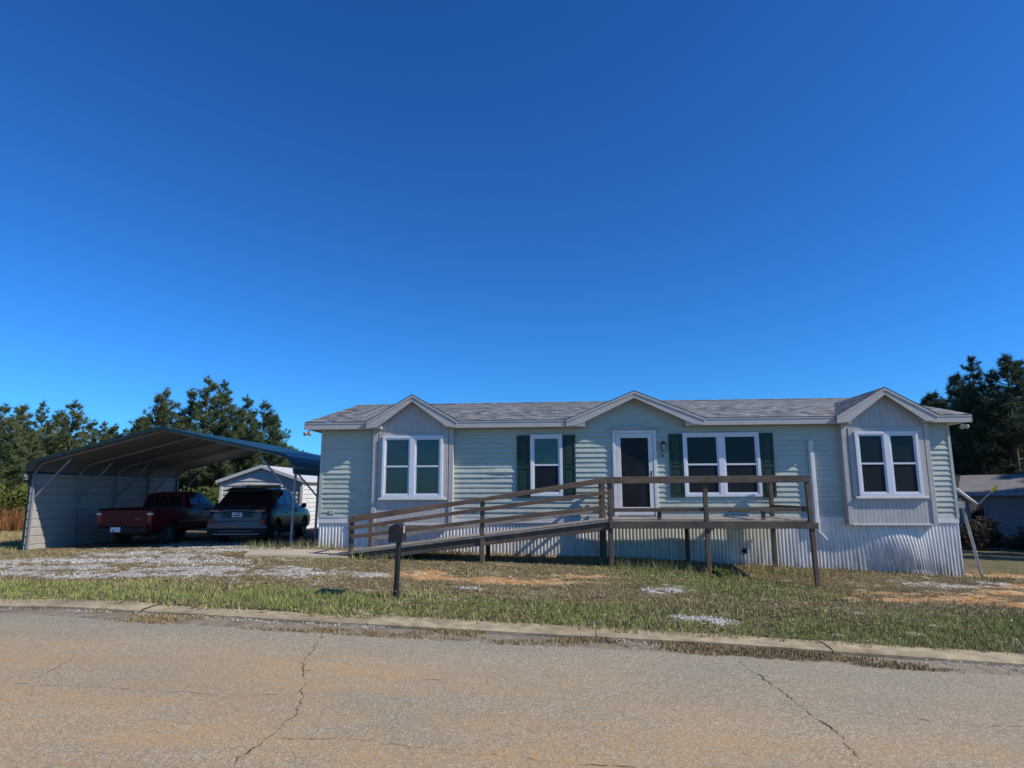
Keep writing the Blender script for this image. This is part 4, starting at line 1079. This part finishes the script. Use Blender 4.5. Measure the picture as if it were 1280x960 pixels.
mb = MB(); mb.prism([(-.006, -.64, .72), (-.006, .64, .72), (-.006, .62, 1.0), (-.006, -.62, 1.0)], (.006, 0, 0)); mb.build('tailgate_panel', M['redpaint'], tg, bevel=.003)
mb = MB(); mb.box(-.012, .0, -.11, .11, .995, 1.065); mb.build('tailgate_handle', M['black'], tg, bevel=.006)
mb = MB(); mb.box(-.010, -.006, -.52, -.36, .83, .855); mb.build('badge', M['silver'], tg)
mb = MB(); mb.prism([(-.14, -.80, .44), (-.14, .80, .44), (.04, .84, .44), (.04, -.84, .44)], (0, 0, .15)); bp = mb.build('rear_bumper', M['blackmat'], trk, bevel=.012)
mb = MB(); mb.box(-.155, -.143, -.02, .29, .46, .60); pl = mb.build('licence_plate', M['plate'], trk, bevel=.003)
mb = MB(); mb.box(-.158, -.155, .16, .22, .475, .52); mb.build('plate_mark', M['plate_mark'], pl)
mb = MB(); mb.prism([(1.945, -.60, 1.18), (1.945, .60, 1.18), (2.035, .55, 1.53), (2.035, -.55, 1.53)], (-.012, 0, 0)); rw = mb.build('rear_window', M['carglass'], trk)
mb = MB(); mb.prism([(1.935, -.20, 1.18), (1.935, -.17, 1.18), (2.025, -.17, 1.53), (2.025, -.20, 1.53)], (-.014, 0, 0)); mb.prism([(1.935, .20, 1.18), (1.935, .17, 1.18), (2.025, .17, 1.53), (2.025, .20, 1.53)], (-.014, 0, 0)); mb.build('window_divider', M['black'], rw)
for x in (1.08, 4.12):
    for y in (-.82, .82): wheel(x, y, .355, .22, trk, 5)
mb = MB(); mb.box(.4, 4.6, -.45, .45, .36, .5); mb.tube([(.7, -.75, .355), (.7, .75, .355)], .05, 8); mb.lathe([(0, -.12), (.12, -.08), (.12, .08), (0, .12)], 'Y', 12, (1.08, 0, .355)); mb.build('underbody', M['blackmat'], trk)

# ================================================================== STORAGE SHED
shed = empty('storage_shed', (-10.95, 28.3, .05), R(-3)); tag(shed, 'white metal storage shed with a low gable roof behind the carport', 'shed')
SW, SD, SE, SP = 3.6, 6.5, 2.12, 2.74
mb = MB()
def lapwall(mb, a, b, z0, ztop, d, lap=.19):
    a, b, d = Vector(a), Vector(b), Vector(d); z = z0; n = 16
    while z < 3.0:
        for i in range(n):
            p = a.lerp(b, i / n); q = a.lerp(b, (i + 1) / n); tp = min(ztop(i / n), 9); tq = ztop((i + 1) / n)
            z1 = z + lap
            if min(tp, tq) < z + .01: continue
            zp, zq = min(z1, tp), min(z1, tq)
            mb.add([(p.x + d.x * .03, p.y + d.y * .03, z), (q.x + d.x * .03, q.y + d.y * .03, z), (q.x, q.y, zq), (p.x, p.y, zp), (p.x, p.y, z), (q.x, q.y, z)], [(0, 1, 2, 3), (4, 5, 1, 0)])
        z += lap
lapwall(mb, (-SW / 2, 0, 0), (SW / 2, 0, 0), 0, lambda t: SP - abs(t - .5) * 2 * (SP - SE), (0, -1, 0)); mb.build('front_wall', M['shedwall'], shed, fix=False)
mb = MB(); lapwall(mb, (SW / 2, 0, 0), (SW / 2, SD, 0), 0, lambda t: SE, (1, 0, 0)); lapwall(mb, (-SW / 2, SD, 0), (-SW / 2, 0, 0), 0, lambda t: SE, (-1, 0, 0)); mb.box(-SW / 2, SW / 2, SD - .03, SD, 0, SE); mb.build('side_wall', M['shedwall'], shed, fix=False)
mb = MB()
for s_ in (-1, 1):
    mb.prism([(0, -.12, SP + .03), (s_ * (SW / 2 + .18), -.12, SE - .03), (s_ * (SW / 2 + .18), -.12, SE - .09), (0, -.12, SP - .04)], (0, SD + .24, 0))
sr = mb.build('roof', M['shedwall'], shed)
mb = MB()
for s_ in (-1, 1):
    mb.prism([(0, -.16, SP + .05), (s_ * (SW / 2 + .2), -.16, SE), (s_ * (SW / 2 + .2), -.16, SE - .14), (0, -.16, SP - .09)], (0, .035, 0))
mb.build('gable_trim', M['white'], sr)
mb = MB(); mb.box(-.75, .95, -.06, -.02, .02, 1.98); dd = mb.build('door', M['white'], shed, bevel=.01)
mb = MB(); mb.box(-.68, .88, -.075, -.06, .08, 1.91); mb.build('opening', M['blackmat'], dd)
for s_ in (-1, 1):
    mb = MB(); mb.box(s_ * SW / 2 - .06, s_ * SW / 2 + .06, -.05, .05, 0, SE - .06); mb.build('corner_trim', M['white'], shed)

# ================================================================== SATELLITE DISH beside the right end
dz = gz(17.35, -.3)
sd = empty('satellite_dish', W(17.35, -.35, dz), YAW); tag(sd, 'small pale satellite dish on a leaning pole with a yellow tipped arm', 'satellite dish')
mb = MB(); mb.tube([(.24, 0, -.2), (.12, 0, .75), (-.08, .0, 1.98)], .035, 10); mb.build('pole', M['galv'], sd, smooth=True)
mb = MB(); rows_ = []; ax = Vector((.59, -.38, .71)).normalized(); xx = ax.cross(Vector((0, 1, 0))).normalized(); yy = ax.cross(xx); c0 = Vector((.02, -.05, 2.02))
for r_ in np.linspace(0, .31, 6):
    rows_.append([tuple(c0 + xx * (r_ * math.cos(t) * 1.1) + yy * (r_ * math.sin(t)) + ax * (r_ * r_ * .55)) for t in np.linspace(0, 2 * math.pi, 25)])
mb.grid(rows_); mb.grid([[tuple(Vector(p) - ax * .014) for p in r_] for r_ in rows_]); ds_ = mb.build('reflector', M['dish'], sd, smooth=True, fix=False)
mb = MB(); dn = (Vector((0, 0, -1)) - ax * (-ax.z)).normalized(); e0 = c0 + dn * .33; e1 = e0 + Vector((.40, -.26, .50)); mb.tube([c0, e0, e1], .018, 8); arm = mb.build('feed_arm', M['galv'], sd, smooth=True)
mb = MB(); mb.tube([e0.lerp(e1, .72), e1 + (e1 - e0) * .02], .036, 10); mb.build('feed_horn', M['yellow'], arm, smooth=True)
mb = MB(); mb.box(-.11, .0, -.06, .06, 1.72, 1.90); mb.build('bracket', M['white'], sd, bevel=.01)

# ================================================================== NEIGHBOUR'S HOME
nb = empty('neighbour_home', (22.6, 36.0, -1.75), R(-36)); tag(nb, 'dark grey mobile home with brown roof and small porch at the right edge', 'mobile home')
NL, ND = 19.0, 7.5      # local: long side along x, facing -y
mb = MB(); z = .5
while z < 3.2:
    mb.add([(-4, -.02, z), (NL, -.02, z), (NL, 0, z + .2), (-4, 0, z + .2), (-4, 0, z), (NL, 0, z)], [(0, 1, 2, 3), (4, 5, 1, 0)]); z += .2
mb.box(-4, NL, .01, ND, .02, 3.25); mb.build('wall', M['nwall'], nb)
mb = MB(); mb.box(-4.02, NL, -.03, -.005, -.6, .52); mb.build('skirting', M['ntrim'], nb)
mb = MB(); mb.prism([(-4.4, -.45, 3.3), (-4.4, ND / 2, 4.25), (-4.4, ND + .45, 3.3), (-4.4, ND + .45, 3.24), (-4.4, -.45, 3.24)], (NL + 4.8, 0, 0)); nr = mb.build('roof', M['nroof'], nb)
mb = MB(); mb.box(-4.4, NL + .4, -.5, -.452, 3.1, 3.30); mb.build('fascia', M['ntrim'], nr)
for q in (1.5, 5.2, 9.0):
    mb = MB(); mb.bar((q, -.4, 3.345), (q + .1, ND / 2 - .1, 4.27), .5, .03); mb.build('roof_patch', M['blackmat'], nr)
for x in (-1.2, 2.1, 6.9, 11):
    mb = MB(); mb.box(x, x + .75, -.07, -.022, 1.35, 2.75); wn = mb.build('window', M['ntrim'], nb, bevel=.01)
    mb = MB(); mb.box(x + .08, x + .67, -.078, -.07, 1.42, 2.68); mb.build('pane', M['glass'], wn)
mb = MB(); mb.box(4.0, 6.3, -1.9, -.05, .55, .68)
for x in (4.05, 5.1, 6.2):
    mb.box(x, x + .1, -1.9, -1.8, -.6, 1.65)
mb.box(4.0, 6.3, -1.92, -1.80, 1.5, 1.6)
for x in np.arange(4.2, 6.2, .22): mb.box(x, x + .04, -1.87, -1.83, .68, 1.5)
for i in range(3): mb.box(3.1 + i * .3, 3.4 + i * .3, -1.6, -.4, -.5, -.05 + i * .2)
mb.build('porch', M['wood2'], nb)

# ================================================================== VEGETATION
def pine_meshes(seed, h, cb, rad, bushy=1.0, dens=1.0):
    rr = random.Random(seed); tk = MB(); pts = []; rs = []
    lean = (rr.uniform(-.03, .03), rr.uniform(-.03, .03))
    for i in range(9):
        t = i / 8; pts.append((lean[0] * h * t + .06 * math.sin(t * 5 + seed), lean[1] * h * t + .06 * math.cos(t * 4 + seed), h * t - .3)); rs.append(.018 * h * (1 - t) + .015)
    tk.tube(pts, rs, 8)
    tri = []; sh = []
    def tuft(c, d, size, shade):
        for _ in range(int(16 * bushy)):
            v = Vector((rr.gauss(0, 1), rr.gauss(0, 1), rr.gauss(.25, .8))).normalized(); v = (v + d * .7).normalized()
            s_ = v.cross(Vector((rr.gauss(0, 1), rr.gauss(0, 1), rr.gauss(0, 1)))).normalized() * size * rr.uniform(.08, .16)
            tip = c + v * size * rr.uniform(.6, 1.15)
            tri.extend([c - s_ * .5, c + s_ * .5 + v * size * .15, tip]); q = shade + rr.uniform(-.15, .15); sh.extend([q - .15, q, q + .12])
    z = cb * h; whorl = 0
    while z < h * .985:
        t = (z - cb * h) / (h - cb * h)
        prof = (.6 + .4 * min(1, t * 4)) * (1 - t) ** .78 + .04
        nb_ = rr.randint(4, 6) if dens >= 1 else rr.randint(3, 4)
        for b in range(nb_):
            if rr.random() < .12: continue
            a = rr.uniform(0, 2 * math.pi); ln = rad * prof * rr.uniform(.45, 1.35); up = rr.uniform(.05, .45) + .5 * t
            tt = z / h; p0 = Vector((lean[0] * z + .06 * math.sin(tt * 5 + seed), lean[1] * z + .06 * math.cos(tt * 4 + seed), z - .3))
            d = Vector((math.cos(a), math.sin(a), up)).normalized(); p1 = p0 + d * ln * .6; p2 = p0 + d * ln + Vector((0, 0, ln * .12))
            tk.tube([p0, p1, p2], [.022 + ln * .010, .016, .007], 4, cap=False)
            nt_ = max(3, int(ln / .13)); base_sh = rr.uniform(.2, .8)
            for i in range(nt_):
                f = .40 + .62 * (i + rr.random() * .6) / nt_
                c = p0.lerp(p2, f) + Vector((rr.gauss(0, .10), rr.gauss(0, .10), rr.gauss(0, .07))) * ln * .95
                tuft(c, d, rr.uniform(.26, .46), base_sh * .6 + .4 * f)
        z += rr.uniform(.26, .5) * (h / 12) ** .5
    tuft(Vector(pts[-1]), Vector((0, 0, 1)), .5, .6); tuft(Vector(pts[-1]) - Vector((0, 0, .3)), Vector((0, 0, 1)), .5, .6)
    return tk, tri, sh
def make_pine(seed, h, cb, rad, mat, bushy=1.0, dens=1.0):
    tk, tri, sh = pine_meshes(seed, h, cb, rad, bushy, dens)
    r = empty('pine_tree'); tk.build('trunk', M['bark'], r, smooth=True, fix=False)
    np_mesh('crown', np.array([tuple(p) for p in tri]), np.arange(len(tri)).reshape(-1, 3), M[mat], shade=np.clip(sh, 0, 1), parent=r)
    return r
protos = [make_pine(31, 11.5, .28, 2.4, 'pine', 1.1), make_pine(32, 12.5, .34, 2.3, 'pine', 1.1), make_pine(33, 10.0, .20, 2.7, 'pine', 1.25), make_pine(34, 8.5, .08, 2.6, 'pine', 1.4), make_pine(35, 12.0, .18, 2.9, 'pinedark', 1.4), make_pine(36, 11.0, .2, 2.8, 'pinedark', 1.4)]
HP = [11.5, 12.5, 10., 8.5, 12., 11.]
used = [False] * len(protos)
PITCH, ROLL, FPX, EYE = .168, .0038, 800., 1.6
def plant(k_, x, y, z, h, label, group, rnd=random.Random(77)):
    if used[k_]: o = copy_tree(protos[k_])
    else: o = protos[k_]; used[k_] = True
    s_ = h / HP[k_]; o.location = (x, y, z); o.scale = (s_ * rnd.uniform(.9, 1.15), s_ * rnd.uniform(.9, 1.15), s_); o.rotation_euler = (0, 0, rnd.uniform(0, 6.28))
    tag(o, label, 'tree', group); return o
TB = 'pines of the wood behind the carport'
# tall ones that stand up above the carport roof
def bearing(px): return (px - 640) / FPX * .985
def tall(px, Y, top, k_, label, grp=TB):
    X = bearing(px) * Y; ztop = EYE + (617 - top) / FPX * Y * 1.03
    plant(k_, X, Y, -.1, ztop + .4, label, grp)
tall(248, 46, 478, 0, 'tallest pine of the wood, rising left of centre above the carport roof ridge')
tall(263, 48, 482, 1, 'tall pine just right of the tallest one above the carport ridge')
tall(228, 47, 492, 2, 'pine with a broad crown just left of the tallest one above the carport ridge')
tall(203, 47, 491, 0, 'slim pointed pine above the carport ridge, second of a close pair')
tall(187, 45, 499, 2, 'rounded pine left of the slim pointed one above the carport ridge')
tall(277, 46, 497, 1, 'pine with an open crown on the right shoulder of the tall group')
tall(305, 48, 502, 0, 'pointed pine above the right slope of the carport roof')
tall(324, 46, 508, 2, 'rounded pine above the right slope of the carport roof')
tall(338, 44, 526, 3, 'low rounded pine last on the right before the mobile home')
tall(290, 45, 519, 3, 'short pine between the tall group and the pointed pine above the carport')
tall(166, 46, 528, 3, 'small pine at the left foot of the tall group above the carport')
tall(78, 42, 508, 2, 'broad crowned pine standing over the left carport eave')
tall(45, 43, 509, 1, 'thin open pine left of the broad one over the carport eave')
tall(14, 42, 513, 3, 'bushy bright green pine at the left edge')
tall(-6, 40, 512, 2, 'pine cut by the left edge of the picture')
tall(60, 44, 522, 3, 'bushy pine between the thin and the broad one over the carport eave')
tall(108, 45, 531, 0, 'small pine right of the broad crowned one over the left carport eave')
tall(122, 45, 534, 1, 'small pine second right of the broad crowned one over the carport eave')
tall(137, 46, 536, 0, 'small pointed pine in the dip of the treeline above the carport roof')
tall(30, 38, 548, 3, 'low bushy pine left of the carport wall')
tall(2, 37, 560, 3, 'low dense pine at the far left edge')
rt = random.Random(9)
for i in range(42):
    px = rt.uniform(-60, 400); Y = rt.uniform(47, 62); lo_ = 0 if px < 340 else 45
    plant(rt.choice([0, 1, 2, 2, 3]), bearing(px) * Y, Y, -.1, EYE + (617 - rt.uniform(528, 570) - lo_) / FPX * Y * 1.03, 'pine standing in the dense wood behind the carport', 'pines inside the wood behind the carport')
TR = 'dark pines beyond the right end of the home'
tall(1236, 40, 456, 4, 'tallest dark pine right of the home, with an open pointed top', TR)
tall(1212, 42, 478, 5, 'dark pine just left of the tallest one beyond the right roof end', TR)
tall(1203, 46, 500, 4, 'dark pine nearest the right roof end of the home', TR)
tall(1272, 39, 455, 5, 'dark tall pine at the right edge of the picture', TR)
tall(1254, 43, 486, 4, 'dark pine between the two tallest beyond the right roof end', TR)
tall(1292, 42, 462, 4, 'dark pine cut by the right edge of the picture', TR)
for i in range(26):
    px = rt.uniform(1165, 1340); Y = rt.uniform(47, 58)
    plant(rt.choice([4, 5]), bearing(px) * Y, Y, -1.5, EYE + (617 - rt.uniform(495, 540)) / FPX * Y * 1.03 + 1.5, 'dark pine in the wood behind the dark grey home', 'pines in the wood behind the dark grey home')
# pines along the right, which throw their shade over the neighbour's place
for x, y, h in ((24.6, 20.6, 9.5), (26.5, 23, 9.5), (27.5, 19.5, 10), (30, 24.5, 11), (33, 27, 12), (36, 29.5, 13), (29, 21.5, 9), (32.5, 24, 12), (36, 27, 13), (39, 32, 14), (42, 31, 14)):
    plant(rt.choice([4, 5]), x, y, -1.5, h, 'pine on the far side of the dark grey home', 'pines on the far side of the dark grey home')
for k_, u_ in enumerate(used):
    if not u_: raise RuntimeError('unused tree')

# far wood as one mass behind the rows
def wood_mass(name, label, segs, mat, n, h0, h1, depth):
    tri = []; sh = []; rr = random.Random(3)
    for _ in range(n):
        (xa, ya, za), (xb, yb, zb) = rr.choice(segs); t = rr.random(); dd = rr.uniform(0, depth)
        x, y, z = xa + (xb - xa) * t, ya + (yb - ya) * t + dd, za + (zb - za) * t
        H = (h0 + (h1 - h0) * (.5 + .5 * math.sin(x * .7) * math.sin(x * .23 + 1)))
        c = Vector((x, y, z + H * rr.random() ** .8))
        for q in range(3):
            v = Vector((rr.gauss(0, 1), rr.gauss(0, 1), rr.gauss(0, .8))).normalized(); s_ = v.orthogonal().normalized() * .28
            tri.extend([c - s_, c + s_, c + v * rr.uniform(.6, 1.1)]); b = rr.uniform(0, .5); sh.extend([b, b, b + .2])
    o = np_mesh(name, np.array([tuple(p) for p in tri]), np.arange(len(tri)).reshape(-1, 3), M[mat], shade=np.clip(sh, 0, 1)); tag(o, label, 'wood', kind='stuff'); return o
wood_mass('wood', 'dense dark pine wood closing the view behind the carport', [((-75, 60, 0), (-12, 60, 0)), ((-62, 58, 0), (-20, 60, 0))], 'pine', 15000, 4.0, 6.5, 12)
wood_mass('wood', 'dense dark wood behind the home on the right', [((22, 56, -1.5), (75, 48, -1.5))], 'pinedark', 8000, 6, 9, 8)

def bush(name, label, x, y, z, w, h, mat, n, seed, size=.16, grp=None):
    rr = random.Random(seed); r = empty(name, (x, y, z)); st_ = MB(); tri = []; sh = []
    lobes = [(rr.gauss(0, .32) * w, rr.gauss(0, .32) * w, h * rr.uniform(.35, .75), rr.uniform(.22, .42)) for _ in range(7)]
    for lx_, ly_, lz_, lr in lobes: st_.tube([(lx_ * .1, ly_ * .1, -.1), (lx_ * .5, ly_ * .5, lz_ * .5), (lx_, ly_, lz_)], [.03, .02, .008], 5)
    for _ in range(n):
        lx_, ly_, lz_, lr = rr.choice(lobes); d = Vector((rr.gauss(0, 1), rr.gauss(0, 1), rr.gauss(0, 1))).normalized() * rr.random() ** .4
        c = Vector((lx_ + d.x * lr * w, ly_ + d.y * lr * w, max(.02, lz_ + d.z * lr * h)))
        v = Vector((rr.gauss(0, 1), rr.gauss(0, 1), rr.gauss(.3, 1))).normalized(); s_ = v.orthogonal().normalized() * size * .35
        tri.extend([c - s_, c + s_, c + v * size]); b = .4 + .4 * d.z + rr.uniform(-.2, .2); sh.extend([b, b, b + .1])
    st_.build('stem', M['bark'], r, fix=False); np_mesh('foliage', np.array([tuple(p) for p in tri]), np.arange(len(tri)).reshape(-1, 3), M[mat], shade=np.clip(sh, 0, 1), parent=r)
    tag(r, label, 'bush', grp); return r
bush('bush', 'rounded green bush at the edge of the wood behind the pickup', -15.8, 33, 0, 2.0, 2.0, 'bush', 1700, 1)
bush('bush', 'bright green bush just right of the carport back post', -17.6, 32, 0, 1.2, 2.1, 'bush', 900, 2)
bush('bush', 'low green bush left of the white shed', -13.4, 33, 0, 1.8, 1.5, 'bush', 1500, 3)
bush('bush', 'leafy bush at the foot of the pines left of the carport wall', -28, 33, 0, 2.6, 3.2, 'bush', 2600, 4, .22)
bush('bush', 'dense bush at the left edge below the pines', -31.5, 35, 0, 3.0, 4.0, 'bush', 3000, 5, .24)
bush('bush', 'second leafy bush left of the carport wall, lower and wider', -25.2, 32, 0, 2.2, 2.2, 'bush', 1800, 6, .2)
bush('shrub', 'dry brown leafless shrub in front of the dark grey home', 19.6, 27.4, -1.1, 1.7, 1.75, 'drybush', 2600, 7, .14)
bush('shrub', 'dark low shrub beside the porch of the dark grey home', 21.8, 28.0, -1.1, 1.5, 1.0, 'drybush', 1600, 8, .14)
bush('weed_clump', 'small dark weed clump on the orange clay at the right', W(16.05, 4.05).x, W(16.05, 4.05).y, gz(16.05, 4.05), .16, .22, 'bush', 160, 9, .09)
bush('weed_clump', 'second dark weed clump lower on the orange clay at the right', W(16.0, 4.55).x, W(16, 4.55).y, gz(16, 4.55), .13, .18, 'bush', 120, 10, .09)
bush('weed_clump', 'dark leafy weed beside the middle deck post', W(10.15, 3.0).x, W(10.15, 3.0).y, gz(10.15, 3.0), .22, .22, 'bush', 300, 12, .08)
# tall orange broom sedge at the far left
n = 15000; x = RNG.uniform(-38, -21, n); y = RNG.uniform(28, 35, n); h = RNG.uniform(.35, 1.15, n) * (.45 + .9 * fbm(x, y, .5))
kp = fbm(x + 5, y, .45) > .45; x, y, h = x[kp], y[kp], h[kp]; n = len(x); th = RNG.uniform(0, 6.28, n); w = .02
p0 = np.stack([x - np.cos(th) * w, y - np.sin(th) * w, 0 * x - .05], -1); p1 = np.stack([x + np.cos(th) * w, y + np.sin(th) * w, 0 * x - .05], -1); p2 = np.stack([x + RNG.normal(0, .16, n), y + RNG.normal(0, .16, n), h], -1)
sg = np_mesh('tall_grass', np.stack([p0, p1, p2], 1).reshape(-1, 3), np.arange(3 * n).reshape(-1, 3), M['broom'], shade=np.repeat(RNG.random(n), 3)); tag(sg, 'tall orange brown dry grass at the edge of the wood on the left', 'tall grass', kind='stuff')

# ================================================================== LIGHT, SKY, CAMERA
SUN_EL = R(38); t_, n_ = math.cos(R(14.5)), math.sin(R(14.5))
hx, hy = CA * t_ + SA * n_, SA * t_ - CA * n_
sund = Vector((hx * math.cos(SUN_EL), hy * math.cos(SUN_EL), math.sin(SUN_EL)))
sl = bpy.data.lights.new('sun', 'SUN'); sl.energy = 5.0; sl.angle = R(.53); sl.color = (1, .925, .80)
so = bpy.data.objects.new('sun', sl); C.objects.link(so); so.rotation_euler = sund.to_track_quat('Z', 'Y').to_euler(); so.location = (20, 0, 30)
w = bpy.data.worlds.new('World'); bpy.context.scene.world = w; w.use_nodes = True; nt = w.node_tree
bg = nt.nodes['Background']; sky = nt.nodes.new('ShaderNodeTexSky'); sky.sky_type = 'NISHITA'; sky.sun_disc = False
sky.sun_elevation = SUN_EL; sky.sun_rotation = math.atan2(hx, hy); sky.altitude = 100; sky.air_density = 1.0; sky.dust_density = .15; sky.ozone_density = 4.0
hs = nt.nodes.new('ShaderNodeMix'); hs.data_type = 'RGBA'; hs.blend_type = 'MULTIPLY'; hs.inputs[0].default_value = 1; hs.inputs[7].default_value = (.34, 1.02, 1.72, 1)
gm = nt.nodes.new('ShaderNodeGamma'); gm.inputs[1].default_value = 1.18; nt.links.new(sky.outputs[0], gm.inputs[0]); nt.links.new(gm.outputs[0], hs.inputs[6]); nt.links.new(hs.outputs[2], bg.inputs[0]); bg.inputs[1].default_value = .068

cam = bpy.data.cameras.new('camera'); co = bpy.data.objects.new('camera', cam); C.objects.link(co)
cam.sensor_width = 36; cam.sensor_fit = 'HORIZONTAL'; cam.lens = 36 * FPX / 1280; cam.clip_end = 6000; cam.clip_start = .05
co.location = (0, 0, EYE)
co.rotation_mode = 'QUATERNION'
base = Quaternion((1, 0, 0), R(90) + PITCH)
co.rotation_quaternion = base @ Quaternion((0, 0, 1), -ROLL)
sc = bpy.context.scene; sc.camera = co
sc.view_settings.view_transform = 'Standard'; sc.view_settings.look = 'None'; sc.view_settings.exposure = 0; sc.view_settings.gamma = 1
sc.render.engine = 'CYCLES'; sc.cycles.max_bounces = 8
